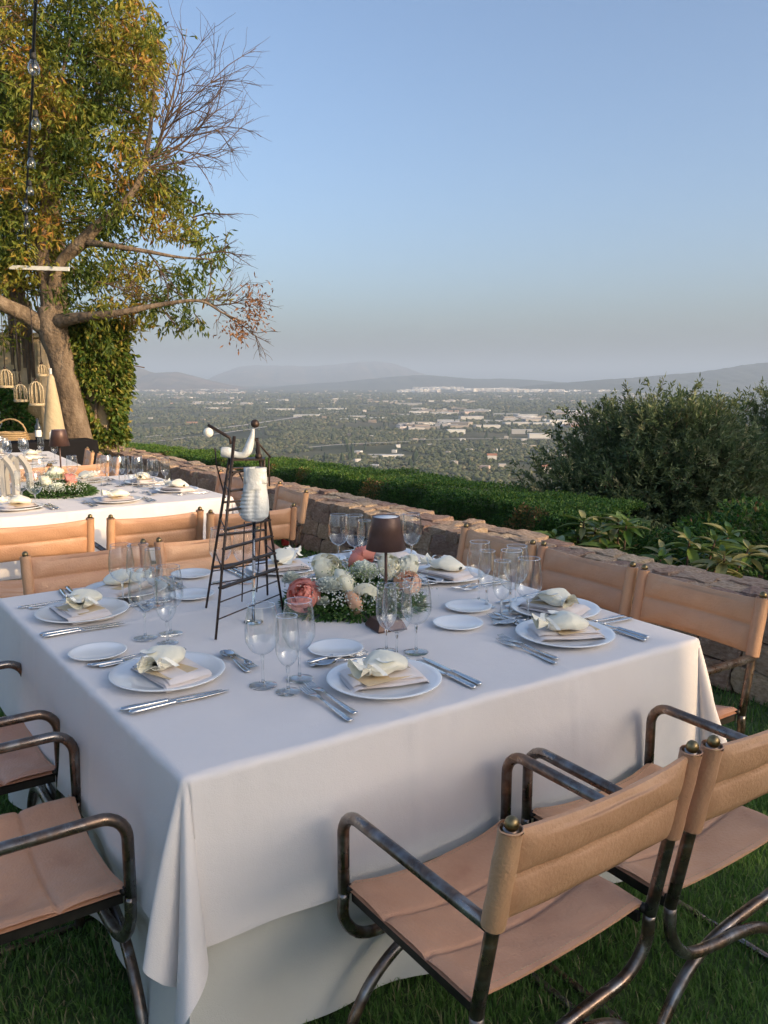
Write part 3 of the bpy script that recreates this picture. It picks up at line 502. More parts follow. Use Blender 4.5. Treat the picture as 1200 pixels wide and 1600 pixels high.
# ---------------------------------------------------------------- tables and draped cloths
def pz(u, v, z=TZ):                                    # where the sight line through (u, v) meets the height z
    d = at(u, v, 1.0) - Vector((0, 0, CAM_Z)); return Vector((0, 0, CAM_Z)) + d * ((z - CAM_Z) / d.z)
def drape(Lx, Ly, drop, h, seed, z0=.752):              # a square cloth over a table: sides hang, each corner falls in a cone of folds
    r = np.random.default_rng(seed); nx, ny = int(round((Lx + 2 * drop) / h)) + 1, int(round((Ly + 2 * drop) / h)) + 1
    def axis(L, n0): return np.concatenate([np.linspace(-drop, -.03, 52), np.linspace(-.022, .03, 8), np.linspace(.06, L - .06, n0), np.linspace(L - .03, L + .022, 8), np.linspace(L + .03, L + drop, 52)])
    ax, ay = axis(Lx, 120), axis(Ly, 120); nx, ny = len(ax), len(ay); X, Y = np.meshgrid(ax, ay)
    ex, ey = np.clip(X, 0, Lx), np.clip(Y, 0, Ly); dx, dy = X - ex, Y - ey; dd = np.hypot(dx, dy); top = dd < 1e-9
    Z = np.full(X.shape, z0); PX, PY = X.copy(), Y.copy(); rad = .016
    def hang(d, psi, lift=0):                            # distance along the cloth past the edge -> (outward, down): a small round edge, then a slope
        th = np.minimum(d / rad, PI / 2 - psi); o = rad * np.sin(th); dn = rad * (1 - np.cos(th)); rest = np.maximum(d - rad * (PI / 2 - psi), 0); return o + rest * np.sin(psi), dn + rest * np.cos(psi)
    side = ~top & ((np.abs(dx) < 1e-9) | (np.abs(dy) < 1e-9)); s = np.where(np.abs(dy) > 1e-9, X, Y); L = np.where(np.abs(dy) > 1e-9, Lx, Ly); key = np.where(np.abs(dy) > 1e-9, np.sign(dy), 3 * np.sign(dx))
    fade = np.clip(np.minimum(s, L - s) / .22, 0, 1) ** 1.5
    wav = .5 * np.sin(s * 7.3 + key * 1.7) + .35 * np.sin(s * 15.1 + key * 4.1 + 1) + .22 * np.sin(s * 27 + key)
    o, dn = hang(dd, np.full(dd.shape, .085) + .030 * wav * fade); o += (.012 * np.sin(s * 5 + dd * 9 + key) + .011 * np.sin(s * 19 + 4 * np.sin(s * 7) + key) * np.sin(dd * 6) ** 2) * dd * fade + .0011 * np.sin(s * 39 + 5 * np.sin(s * 11 + key)) * np.exp(-dd / .10) * np.minimum(dd / .02, 1)
    for c in (.34, .67): o += .0025 * np.exp(-((s - c * L) / .012) ** 2) * np.minimum(dd / .03, 1)
    PX = np.where(side & (np.abs(dx) > 1e-9), ex + np.sign(dx) * o, PX); PY = np.where(side & (np.abs(dy) > 1e-9), ey + np.sign(dy) * o, PY); Z = np.where(side, z0 - dn, Z)
    for sx in (-1, 1):
        for sy in (-1, 1):
            m = (dx * sx > 1e-9) & (dy * sy > 1e-9); phi = np.arctan2(np.abs(dy[m]), np.abs(dx[m])) / (PI / 2)      # 0 on the x side, 1 on the y side
            q = r.uniform(.88, 1.1, 4); fl = .085
            K = [(0, fl, 0), (.08, .12, -4), (.20, .31, 14), (.30, .25, 30), (.38, .12, 40), (.46, .20, 46), (.60, .31, 62), (.74, .24, 80), (.88, .13, 93), (1, fl, 90)] if (sx, sy) == (-1, -1) else [(0, fl, 0), (.10, .16, -6), (.27, .31 * q[0], 16), (.40, .24, 36), (.50, .12, 46), (.60, .22, 58), (.75, .34 * q[1], 76), (.90, .17, 96), (1, fl, 90)]
            cu = np.array(spline(K, 12)); psi = np.interp(phi, cu[:, 0], cu[:, 1]); al = np.radians(np.interp(phi, cu[:, 0], cu[:, 2])); o, dn = hang(dd[m], psi)
            o = o * (1 + .10 * np.sin(dd[m] * 7 + phi * 5)); PX[m] = ex[m] + sx * o * np.cos(al); PY[m] = ey[m] + sy * o * np.sin(al); Z[m] = z0 - dn
    Z += np.where(top, .0012 * np.sin(X * 9 + 2 * np.sin(Y * 5)) * np.sin(Y * 7 + 1) + .0010 * np.sin(X * 17 + Y * 6) + .0012 * np.sin(X * 31 + 4 * np.sin(Y * 4)) * np.sin(Y * 3 + X * 2) ** 4 + .0010 * np.sin(Y * 37 + 3 * np.sin(X * 6)) * np.sin(X * 4 - Y) ** 4, 0)
    for c, axx in ((Lx * .34, X), (Lx * .67, X), (Ly * .34, Y), (Ly * .67, Y)): Z += np.where(top, .0030 * np.exp(-((axx - c) / .011) ** 2), 0)
    P = np.stack([PX, PY, Z], -1); i = (np.arange(ny - 1)[:, None] * nx + np.arange(nx - 1)[None]).ravel()
    return P.reshape(-1, 3), np.stack([i, i + 1, i + nx + 1, i + nx], -1)
SHEAR = .055
def shear(v, Lx): v = v.copy(); v[:, 0] -= SHEAR * v[:, 1] * np.clip(1 - v[:, 0] / Lx, 0, 1.1); return v
LX, LY = 1.75, 1.80
cv, cf = drape(LX, LY, .40, .0235, 4)
cloth_me = arr_mesh('tablecloth', shear(cv, LX), cf, M['cloth'], True)
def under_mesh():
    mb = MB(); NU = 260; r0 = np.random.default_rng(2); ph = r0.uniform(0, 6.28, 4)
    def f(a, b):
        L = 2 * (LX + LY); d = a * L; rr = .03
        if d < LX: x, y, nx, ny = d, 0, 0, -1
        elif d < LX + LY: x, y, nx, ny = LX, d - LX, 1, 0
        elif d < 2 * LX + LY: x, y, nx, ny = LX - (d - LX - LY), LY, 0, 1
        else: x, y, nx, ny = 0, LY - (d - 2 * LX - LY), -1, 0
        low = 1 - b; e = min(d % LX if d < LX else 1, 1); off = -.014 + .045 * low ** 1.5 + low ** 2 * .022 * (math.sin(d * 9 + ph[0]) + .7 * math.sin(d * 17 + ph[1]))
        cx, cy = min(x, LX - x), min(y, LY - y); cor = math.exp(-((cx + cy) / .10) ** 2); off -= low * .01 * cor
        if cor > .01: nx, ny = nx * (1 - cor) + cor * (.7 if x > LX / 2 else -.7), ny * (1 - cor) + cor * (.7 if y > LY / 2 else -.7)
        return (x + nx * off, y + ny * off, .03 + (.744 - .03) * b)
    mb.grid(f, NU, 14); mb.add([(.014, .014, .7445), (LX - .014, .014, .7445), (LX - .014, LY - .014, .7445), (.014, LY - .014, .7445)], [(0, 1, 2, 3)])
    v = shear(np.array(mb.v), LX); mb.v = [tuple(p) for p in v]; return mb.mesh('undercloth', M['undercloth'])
under_me = under_mesh()
def table(origin, rz, lt, lc, lu, group):
    t = thing('dining_table', lt, 'table', origin, rz, None); mb = MB(); mb.box((LX / 2 - .03, LY / 2, .722), (LX - .06, LY - .04, .036)); mb.build('tabletop', M['pine'], t, False)
    for x in (.1, LX - .1):
        for y in (.1, LY - .1): mb = MB(); mb.box((x - .03, y, .352), (.06, .06, .704)); mb.build('leg', M['pine'], t, False)
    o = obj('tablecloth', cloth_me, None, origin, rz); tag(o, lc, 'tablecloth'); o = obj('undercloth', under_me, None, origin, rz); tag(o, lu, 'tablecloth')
table(TN, TA, 'square dining table set for a wedding dinner under the pale mauve cloth', 'pale mauve beige cloth with corner folds on the big set table', 'grey green floor length cloth under the mauve one on the big table', None)
A2 = TA + R(3); O2 = T(.02, 3.86); A3 = TA + R(-2); O3 = T(-.36, 6.95)
table(O2, A2, 'second dining table in low sun behind the tan chairs', 'cream looking cloth on the second table behind the iron sculpture', 'longer under cloth on the second table', None)
table(O3, A3, 'third dining table close to the terrace tree', 'pale cloth on the third table close to the tree', 'longer under cloth on the third table', None)
# ---------------------------------------------------------------- sling chairs
def rail(pts, r, mb, n=10, caps=True): mb.tube(pts, r, n, caps)
def fillet(P, rad, n=6):
    P = [Vector(p) for p in P]; out = [P[0]]
    for a, b, c in zip(P, P[1:], P[2:]):
        u, w = (a - b).normalized(), (c - b).normalized(); th = u.angle(w); k = rad / math.tan(th / 2); s, e = b + u * k, b + w * k; cen = b + (u + w).normalized() * rad / math.sin(th / 2)
        for i in range(n + 1): q = (s - cen).lerp(e - cen, i / n).normalized() * rad; out.append(cen + q)
    out.append(P[-1]); return out
CW, CD, TR = .262, .47, .0145
def make_chair(label, group):
    t = thing('sling_chair', label, 'chair', (0, 0, 0), 0, group)
    top = .84; lean = lambda z: -.082 * max(0, (z - .40) / (top - .40))
    for s in (-1, 1):
        x = s * CW
        mb = MB(); rail([(x, lean(z), z) for z in (.40, .5, .6, .7, .825)], TR, mb, 12); mb.build('back_post', M['patina_glint'], t)
        mb = MB(); rail(fillet([(x, lean(.608) + .004, .608), (x, CD, .610), (x, CD, .40)], .062, 7), TR, mb, 12); mb.build('armrest', M['patina_glint'], t)
        for y, nm, off in ((0, 'rear_leg', .015), (CD, 'front_leg', -.015)):
            pts = spline([(x, y, .40), (x * .985, y + off * .3 * s, .325), (x * .78, y + off * .7 * s, .262), (x * .40, y + off * s, .243), (0, y + off * s, .232), (-x * .40, y + off * s, .205), (-x * .72, y + off * s, .145), (-x * .93, y + off * s, .068), (-x * 1.0, y + off * s, .014)], 5)
            mb = MB(); rail(pts, TR, mb, 12); mb.build(nm, M['patina_glint'], t)
        mb = MB(); mb.box((x * .93, CD / 2, .390), (.012, CD - .03, .022)); mb.build('seat_rail', M['black_iron'], t, False)
        mb = MB(); rail([(x, -.02, .0125), (x, CD + .02, .0125)], .010, mb, 8); mb.build('floor_rail', M['patina_glint'], t)
        mb = MB(); z = .82; mb.lathe([(.0165, -.01), (.0165, .002), (.011, .004), (.011, .007), (.0128, .008), (.0138, .014), (.0122, .021), (.008, .026), (.004, .028), (0, .0285)], 14, (x, lean(z), z), Matrix.Rotation(.17, 3, 'X')); mb.build('finial', M['brass'], t)
        for y in (.012, CD - .012): mb = MB(); mb.ball((x * .965, y, .412), .012, 8); mb.build('rail_bolt', M['black_iron'], t)
    def seat(a, b, up):                                   # a across, b from back to front
        x = (a * 2 - 1) * (CW - .004); e = 1 - (x / CW) ** 2; y = .012 + b * (CD - .02) + (.012 * e if b < .5 else -.012 * e) * abs(b * 2 - 1) ** 6; z = .432 - .040 * e ** .8 * (.75 + .5 * math.sin(PI * b)) 
        pz_ = .005 * abs(math.sin(PI * b * 3)) ** .5; 
        for sm in (1 / 3, 2 / 3): pz_ -= .006 * math.exp(-((b - sm) / .011) ** 2)
        pz_ += .0016 * math.sin(x * 31 + b * 9) * math.sin(b * 23 + x * 7)
        ed = max(0, abs(x) - CW + .016) / .012; z -= .012 * ed ** 2
        return (x, y, z + (pz_ if up else -.007))
    mb = MB(); mb.grid(lambda a, b: seat(a, b, True), 24, 66); mb.grid(lambda a, b: seat(1 - a, b, False), 24, 42)
    for b in (0, 1): mb.grid(lambda a, c, b=b: tuple(Vector(seat(a if b == 0 else 1 - a, b, False)).lerp(Vector(seat(a if b == 0 else 1 - a, b, True)), c)), 24, 1)
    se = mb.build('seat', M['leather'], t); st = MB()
    for b in (.035, .965):
        for k in range(56): x0 = .01 + .98 * k / 56; p = Vector(seat(x0, b, True)); st.box(p + Vector((0, 0, .0004)), (.0052, .0014, .0016))
    st.build('stitching', M['stitch'], se, False)['kind'] = 'stuff'
    bk = MB(); Z0, Z1 = .620, .82; nrm = Vector((0, -math.cos(.17), -math.sin(.17)))
    def back(a, v, side):
        x = (a * 2 - 1) * (CW - .012); e = 1 - (x / CW) ** 2; z = Z0 + (Z1 - Z0) * v + (-.010 * e if v > .9 else (.006 * e if v < .1 else 0)); y = lean(z) - .012 * e
        th = .0035 + .0135 * max(0, abs(math.sin(2 * PI * v))) ** .45 * min(1, (1 - abs(a * 2 - 1)) * 11) ** .6; th += .001 * math.sin(x * 37 + v * 11)
        if v < .03 or v > .97: th = .004
        return Vector((x, y, z)) + nrm * (th * side)
    bk.grid(lambda a, v: back(a, v, 1), 22, 26); bk.grid(lambda a, v: back(1 - a, v, -1), 22, 26)
    for v in (0, 1): bk.grid(lambda a, c, v=v: back(a if v else 1 - a, v, 1).lerp(back(a if v else 1 - a, v, -1), c), 22, 1)
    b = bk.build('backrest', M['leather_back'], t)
    for s in (-1, 1):
        mb = MB(); zz = np.linspace(Z0 - .004, Z1 + .004, 7); mb.tube([(s * CW, lean(z), z) for z in zz], [.0235 + .0008 * math.sin(i * 2.1) for i in range(7)], 14, False); mb.tube([(s * CW, lean(z), z) for z in zz[::-1]], [.0200] * 7, 14, False)
        for z in (zz[0], zz[-1]): mb.lathe([(.0198, 0), (.0218, .0022 if z > .7 else -.0022), (.0238, 0)], 14, (s * CW, lean(z), z))
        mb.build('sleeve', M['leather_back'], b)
        st = MB()
        for k in range(13): z = Z0 + .01 + (Z1 - Z0 - .02) * k / 12; st.box((s * (CW - .0245), lean(z) - .0085, z), (.0035, .004, .006))
        st.build('stitching', M['stitch'], b, False)['kind'] = 'stuff'
    return freeze(t)
chair0 = make_chair('tan leather sling chair alone at the open grass, back finial missing its shine', 'sling chairs around the tables')
first = [True]
def chair(s, t, face, turn, label):
    o = chair0 if first[0] else dup(chair0); first[0] = False
    o.location = T(s, t); o.rotation_euler = (0, 0, FACE[face] + R(turn)); o['label'] = label
chair(.62, -.55, 'in', 2, 'tan leather chair with its whole back and seat in view at the table front')
chair(1.205, -.545, 'in', 1, 'tan leather chair cut by the frame edge beside the cloth corner')
chair(-.555, .435, 'right', 0, 'tan chair beside the big corner fold of the mauve cloth')
chair(-.56, 1.145, 'right', 0, 'second tan chair behind the one by the cloth fold, mostly cut off')
chair(2.07, .275, 'left', 0, 'end chair by the stone wall with brown back beside the cloth corner')
chair(2.07, .86, 'left', 0, 'middle one of three brown backed chairs along the stone wall')
chair(2.06, 1.44, 'left', -2, 'brown backed chair along the wall next to the brown lamp')
chair(.33, 2.13, 'out', 0, 'pinkish tan chair across the table behind the glasses and napkins')
chair(.93, 2.13, 'out', 1, 'pinkish tan chair across the table behind the iron ladder sculpture')
chair(.30, 3.17, 'in', 1, 'ochre sunlit chair at the second table cut by the frame edge')
chair(.92, 3.10, 'in', 0, 'ochre sunlit chair between two others before the second table')
chair(1.46, 2.94, 'in', -4, 'ochre sunlit chair behind the ceramic torso at second table')
chair(2.02, 3.62, 'left', -6, 'brown chair in shade against the wall behind the ceramic torso')
chair(2.0, 4.62, 'left', 2, 'brown chair by the wall at the sunlit corner of the second table')
chair(1.62, 6.95, 'left', 6, 'brown chair by the wall near the tree, half hidden by another')
chair(1.60, 7.66, 'left', -8, 'reddish brown chair pulled aside in front of the tree trunk')
chair(.72, 6.28, 'in', 0, 'orange lit chair between the flowers and the third table')
chair(1.22, 6.30, 'in', 3, 'orange lit chair behind the coral rose of the second table')
p = pz(455, 858, 0); mb = MB()
def rc(a, b): x = (a - .5) * .30; return (x, .03 * math.sin(a * 14) * (1 - b) + .02 * math.sin(a * 5), .02 + .36 * b)
mb.grid(rc, 24, 10); mb.grid(lambda a, b: (rc(1 - a, b)[0], rc(1 - a, b)[1] + .012, rc(1 - a, b)[2]), 24, 10); o = mb.build('red_shawl', M['red_cloth'], None, True, (p.x + .02, p.y + .12, 0), None); o.rotation_euler = (0, 0, TA + .2); tag(o, 'red cloth hanging low by the chair against the wall', 'cloth')
# ---------------------------------------------------------------- tableware prototypes (made once, then copied)
def plate_mesh(name, r, dp):
    mb = MB(); mb.lathe([(0, .006), (r * .62, .006), (r * .70, .0085), (r * .90, dp - .003), (r * .985, dp), (r, dp - .0012), (r * .985, dp - .004), (r * .68, .002), (r * .58, 0), (0, .001)], 56); return mb.mesh(name, M['porcelain'])
PL, BP = plate_mesh('dinner_plate', .163, .020), plate_mesh('bread_plate', .088, .014)
def glass_parts(H, stem, rb, zb, rr, foot):
    hb = H - stem; prof = spline([(.004, stem), (rb * .62, stem + hb * .10), (rb * .93, stem + hb * .27), (rb, zb), (rb * .96, stem + hb * .66), (rr, H)], 5)
    b = MB(); b.lathe([(0, stem + .001)] + [tuple(p) for p in prof], 28); b.lathe([(rr - .0010, H), (rr - .0004, H + .0009), (rr + .0006, H + .0008), (rr + .0009, H)], 28, mi=1)
    s = MB(); s.lathe([tuple(p) for p in spline([(.0085, .004), (.0048, .012), (.0036, .03), (.0036, stem - .02), (.0055, stem - .004), (.004, stem + .002), (0, stem + .003)], 3)], 12)
    f = MB(); f.lathe([(0, 0), (foot, 0), (foot + .0005, .001), (foot - .001, .0022), (foot * .55, .0034), (.0085, .0044), (0, .0048)], 28)
    return [('bowl', b.mesh('bowl', [M['thin_glass'], M['glass']])), ('stem', s.mesh('stem', M['glass'])), ('foot', f.mesh('foot', M['thin_glass']))]
GL = {'wine_glass': glass_parts(.232, .088, .0475, .142, .0375, .039), 'water_glass': glass_parts(.222, .080, .045, .132, .0365, .038), 'champagne_flute': glass_parts(.215, .072, .0335, .135, .0285, .034)}
def glass(kind, loc, label, group=None, k=1.0):
    t = thing(kind, label, {'wine_glass': 'wine glass', 'water_glass': 'glass', 'champagne_flute': 'flute'}[kind], loc, random.uniform(0, 6), group)
    for nm, me in GL[kind]: obj(nm, me, t)
    t.scale = (k, k, k); return t
def blade(mb, pts, n=8):                                # pts: (y, half width, half thickness, z): a slim solid along y
    ring = []
    for y, w, h, z in pts: ring.append([(w * math.cos(2 * PI * k / n), y, z + h * math.sin(2 * PI * k / n)) for k in range(n)])
    vs = [p for r in ring for p in r]; m = len(pts)
    mb.add(vs, [(i * n + k, (i + 1) * n + k, (i + 1) * n + (k + 1) % n, i * n + (k + 1) % n) for i in range(m - 1) for k in range(n)] + [tuple(range(n)), tuple(range(m * n - 1, (m - 1) * n - 1, -1))])
def handle_pts(L): return [(-.004 * L, .002, .001, .004), (0, .0085, .0022, .004), (.05 * L, .0105, .0026, .004), (.2 * L, .0085, .0026, .004), (.38 * L, .0060, .0024, .005), (.5 * L, .0045, .0022, .007), (.6 * L, .0040, .0022, .009)]
def cut_parts():
    C = {}
    for nm, L in (('dinner_fork', .265), ('dessert_fork', .20)):
        h = MB(); blade(h, handle_pts(L)); t = MB(); blade(t, [(.60 * L, .004, .0022, .009), (.66 * L, .0075, .0022, .009), (.70 * L, .0125, .0018, .0075), (.74 * L, .0132, .0015, .006), (.77 * L, .0128, .0014, .005)])
        for k in range(4):
            x = (k - 1.5) * .0072; t.tube([(x * 1.0, .765 * L, .005), (x, .85 * L, .0035), (x * .95, .94 * L, .006), (x * .9, L, .010)], [.0021, .0020, .0017, .0008], 6)
        C[nm] = [('handle', h.mesh('handle', M['steel'])), ('tines', t.mesh('tines', M['steel']))]
    for nm, L in (('dessert_spoon', .21),):
        h = MB(); blade(h, handle_pts(L)); t = MB()
        def sp(a, b): ang = 2 * PI * a; rr = b; return (.0205 * rr * math.sin(ang), .80 * L + .034 * rr * math.cos(ang), .003 + .008 * rr * rr)
        t.grid(sp, 20, 6); t.grid(lambda a, b: (sp(1 - a, b)[0], sp(1 - a, b)[1], sp(1 - a, b)[2] - .0012), 20, 6); blade(t, [(.6 * L, .004, .0022, .009), (.65 * L, .0055, .0018, .0095)]); C[nm] = [('handle', h.mesh('handle', M['steel'])), ('bowl', t.mesh('bowl', M['steel']))]
    for nm, L in (('dinner_knife', .275), ('butter_knife', .20)):
        h = MB(); blade(h, [(-.001, .003, .002, .006), (.004, .0092, .005, .006), (.08 * L, .0105, .0056, .006), (.25 * L, .0088, .0052, .006), (.42 * L, .0068, .0045, .006), (.44 * L, .0078, .0048, .006), (.455 * L, .006, .004, .006)])
        t = MB(); blade(t, [(.455 * L, .0062, .0018, .005), (.5 * L, .0085, .0012, .004), (.7 * L, .0098, .0011, .0035), (.88 * L, .0092, .001, .0035), (.96 * L, .0062, .0008, .0035), (L, .001, .0005, .0035)]); C[nm] = [('handle', h.mesh('handle', M['steel'])), ('blade', t.mesh('blade', M['steel']))]
    return C
CUT = cut_parts()
def cutlery(kind, loc, rz, label, group=None):
    t = thing(kind, label, kind.split('_')[-1], loc, rz, group)
    for nm, me in CUT[kind]: obj(nm, me, t)
    return t
def napkin_mesh(seed):
    r = np.random.default_rng(seed); mb = MB(); W_, D_ = .235, .145
    for k in range(4):                                   # four soft folded layers
        z0 = .004 + k * .0046; sk = r.normal(0, .006, 2); sc_ = 1 - .035 * k
        def top(a, b, z0=z0, sk=sk, sc_=sc_, k=k):
            x, y = (a - .5) * W_ * sc_ + sk[0], (b - .5) * D_ * sc_ + sk[1]; e = min(a, 1 - a, b, 1 - b); return (x, y, z0 + .0038 * min(1, e * 12) ** .5 + .002 * math.sin(x * 33 + k) * math.sin(y * 41 + 2 * k) - .006 * max(0, abs(x) - .10) / .01)
        mb.grid(top, 14, 10)
        mb.grid(lambda a, b, f=top: (f(1 - a, b)[0], f(1 - a, b)[1], f(1 - a, b)[2] - .0038 * min(1, min(a, 1 - a, b, 1 - b) * 12) ** .5 - .0004), 14, 10)
    return mb.mesh('folded_napkin', M['napkin'])
NAP = [napkin_mesh(k) for k in range(3)]
def pouch_parts(seed):
    r = np.random.default_rng(seed); ph = r.uniform(0, 6.28, 6); s = MB()
    def body(a, b):                                      # a pillow gathered into a neck with a flared tail
        y = b; th = 2 * PI * a
        if b < .76: q = b / .76; w = .056 * math.sin(PI * min(1, q * .94 + .02)) ** .5; hgt = .46 * w * (1 + .06 * math.sin(3 * th + ph[0]))
        else: q = (b - .76) / .24; w = .009 + .024 * q ** .7; hgt = .006 + .008 * q
        cr = 1 + (.10 * math.sin(7 * th + ph[1]) * (max(0, 1 - abs(b - .74) / .26)) + .05 * math.sin(3 * th + b * 11 + ph[2]))
        sq = abs(math.cos(th)) ** .75 * (1 if math.cos(th) > 0 else -1)
        z = hgt * math.sin(th) * cr + .012 + max(0, .022 - abs(b - .40) * .04); 
        if b > .76: z += .012 * q * math.sin(2.5 * th + ph[3]) + .008 + .018 * q
        return (w * sq * cr, (y - .42) * .185, max(.002, z))
    s.grid(body, 34, 30); n = 34
    rb = MB(); rb.lathe([(.0135, -.004), (.0155, 0), (.0135, .004), (.011, 0), (.0135, -.004)], 14, (0, (.76 - .42) * .185, .022), Matrix.Rotation(PI / 2, 3, 'X'))
    for k in range(2):
        sg = 1 if k else -1; rb.grid(lambda a, b, sg=sg: (sg * (.010 + .05 * b) + (a - .5) * .008, .062 + .012 * math.sin(b * 5 + k) + (a - .5) * .012, .030 + .045 * math.sin(b * 3.0) * (1 - b) - .010 * b), 2, 10)
    tg = MB(); cx = r.choice([-.030, .034]); tg.grid(lambda a, b: (cx + (a - .5) * .046 + .01 * b, .040 - .105 * b, .052 - .044 * b * b - .004 * math.cos(PI * (a - .5))), 4, 8)
    tg.grid(lambda a, b: (cx + (.5 - a) * .046 + .01 * b, .040 - .105 * b, .0512 - .044 * b * b - .004 * math.cos(PI * (a - .5))), 4, 8)
    return [('sack', s.mesh('sack', M['satin'])), ('ribbon', rb.mesh('ribbon', M['card'])), ('name_tag', tg.mesh('name_tag', M['card']))]
POU = [pouch_parts(k) for k in range(4)]
KR = MB(); KR.box((0, 0, .001), (.15, .105, .0012)); KR = KR.mesh('kraft_card', M['kraft'], False)
cnt = [0]
def setting(P, face, where, nap=0.0, pou=0.0, full=True, tz=TZ, group=None, flip=1, cut=True):
    cnt[0] += 1; k = cnt[0]; ang = face; c, s = math.cos(ang), math.sin(ang); L = lambda x, y, z=0.0: Vector((P.x + x * c - y * s, P.y + x * s + y * c, tz + z)); J = lambda a=.03: random.gauss(0, a)
    tag(obj('dinner_plate', PL, None, L(0, 0)), 'white dinner plate ' + where, 'plate', group)
    n = obj('folded_napkin', NAP[k % 3], None, L(J(.006), J(.006), .010), ang + nap); tag(n, 'pale folded cloth napkin on the plate ' + where, 'napkin', group)
    tag(obj('kraft_card', KR, None, L(.02 * flip, -.012, .0300), ang + nap + .25), 'kraft paper card under the favour pouch ' + where, 'card', group)
    t = thing('favour_pouch', 'cream satin favour pouch tied with ribbon ' + where, 'pouch', L(J(.008), J(.008), .0315), ang + pou, group)
    for nm, me in POU[k % 4]: obj(nm, me, t)
    if not cut: return
    for i, x in enumerate((-.215, -.182)): cutlery('dinner_fork', L(x, -.17 + .02 * i + J(.006)), ang + J(), ('outer' if i == 0 else 'inner') + ' steel fork beside the plate ' + where, group)
    for i, x in enumerate((.182, .212)): cutlery('dinner_knife', L(x, -.185 + .015 * i + J(.006)), ang + J(), ('inner' if i == 0 else 'outer') + ' steel knife beside the plate ' + where, group)
    if full:
        cutlery('dessert_spoon', L(.10, .205), ang + PI / 2 + J(), 'steel dessert spoon laid across above the plate ' + where, group)
        cutlery('dessert_fork', L(-.11, .232), ang - PI / 2 + J(), 'small steel fork laid across above the plate ' + where, group)
I = FACE
setting(T(.656, .215), I['in'], 'facing the brown lamp', -.25, 1.75, flip=-1)
setting(T(1.386, .235), I['in'], 'beside the draped cloth corner', -.45, 1.2)
setting(T(.165, .60), I['right'], 'by the big corner fold', .15, -2.3)
setting(T(.115, 1.385), I['right'], 'behind the corner fold setting', .1, -2.1)
setting(T(.335, 1.62), I['out'], 'before the pinkish tan chairs', .5, 1.4)
setting(T(1.04, 1.62), I['out'], 'behind the iron ladder', -.2, 2.2)
setting(T(1.575, .47), I['left'], 'before the end wall chair', .3, 1.3)
setting(T(1.565, 1.11), I['left'], 'before the middle wall chair', .2, -1.2)
setting(T(1.56, 1.60), I['left'], 'behind the flowers and lamp', .4, .8)
def bread(s, t, lab, fk): tag(obj('bread_plate', BP, None, T(s, t, TZ)), lab, 'plate'); 
for s, t, lab in ((.68, .528, 'small white bread plate beyond the setting facing the lamp'), (.045, .905, 'small white bread plate on the table edge by the corner fold setting'), (1.334, .675, 'small white bread plate touching another, closer to the wall'), (1.17, .53, 'small white bread plate touching another, closer to the lamp base'), (.655, 1.74, 'small bread plate beside the pinkish chair across the table'), (.534, 1.405, 'small bread plate between glasses and the iron ladder foot'), (1.435, 1.10, 'small bread plate half hidden behind the flowers'), (1.30, 1.68, 'small bread plate behind the white roses')): bread(s, t, lab, 0)
cutlery('butter_knife', T(.00, .80, TZ), FACE['right'] - .06, 'butter knife on the bread plate side of the corner fold setting'); cutlery('butter_knife', T(.55, .47, TZ), FACE['right'] + .1, 'butter knife beyond the plate facing the lamp')
GS = [('wine_glass', .363, .384, 'wine glass standing alone by spoons of the setting facing the lamp'), ('champagne_flute', .40, .303, 'champagne flute in front of the coral rose, closest to the table edge'), ('water_glass', .471, .372, 'round glass directly before the coral rose'),
      ('champagne_flute', .813, .441, 'champagne flute before the lamp base'), ('water_glass', .797, .359, 'big round glass just before the lamp base'), ('wine_glass', .884, .38, 'tall wine glass beside the lamp base towards the bread plates'),
      ('wine_glass', 1.434, .735, 'wine glass by the wall furthest from the cloth corner'), ('champagne_flute', 1.405, .655, 'slim flute behind the pair of bread plates'), ('champagne_flute', 1.337, .495, 'slim flute in front of the wall side cluster'), ('water_glass', 1.433, .555, 'round glass in the middle of the wall side cluster'), ('wine_glass', 1.50, .60, 'wine glass hidden behind the wall side cluster'), ('water_glass', 1.393, .421, 'big round glass closest to the end wall chair'),
      ('wine_glass', .219, .986, 'wine glass behind the corner fold bread plate'), ('champagne_flute', .263, .893, 'champagne flute behind the corner fold pouch'), ('water_glass', .305, .986, 'round glass behind the corner fold pouch'),
      ('wine_glass', .274, 1.432, 'big wine glass in front of the far napkin by tan chairs'), ('water_glass', .33, 1.40, 'second big glass in front of the far napkin by tan chairs'), ('champagne_flute', .375, 1.37, 'flute in front of the far napkin by tan chairs'),
      ('wine_glass', .718, 1.555, 'wine glass seen through the rungs of the iron ladder'), ('water_glass', .80, 1.50, 'round glass standing behind the iron ladder legs'), ('wine_glass', 1.303, 1.58, 'big wine glass behind the white rose beside the lamp shade'), ('water_glass', 1.36, 1.53, 'round glass behind the red rose beside the lamp shade'), ('champagne_flute', 1.375, 1.47, 'slim flute just beside the lamp shade'),
      ('wine_glass', 1.53, 1.45, 'wine glass behind the lamp stem'), ('water_glass', 1.60, 1.42, 'round glass behind the lamp towards the wall')]
for kd, s, t, lab in GS: glass(kd, T(s, t, TZ), 'clear ' + lab, k=1.0 if kd != 'water_glass' else 1.04)
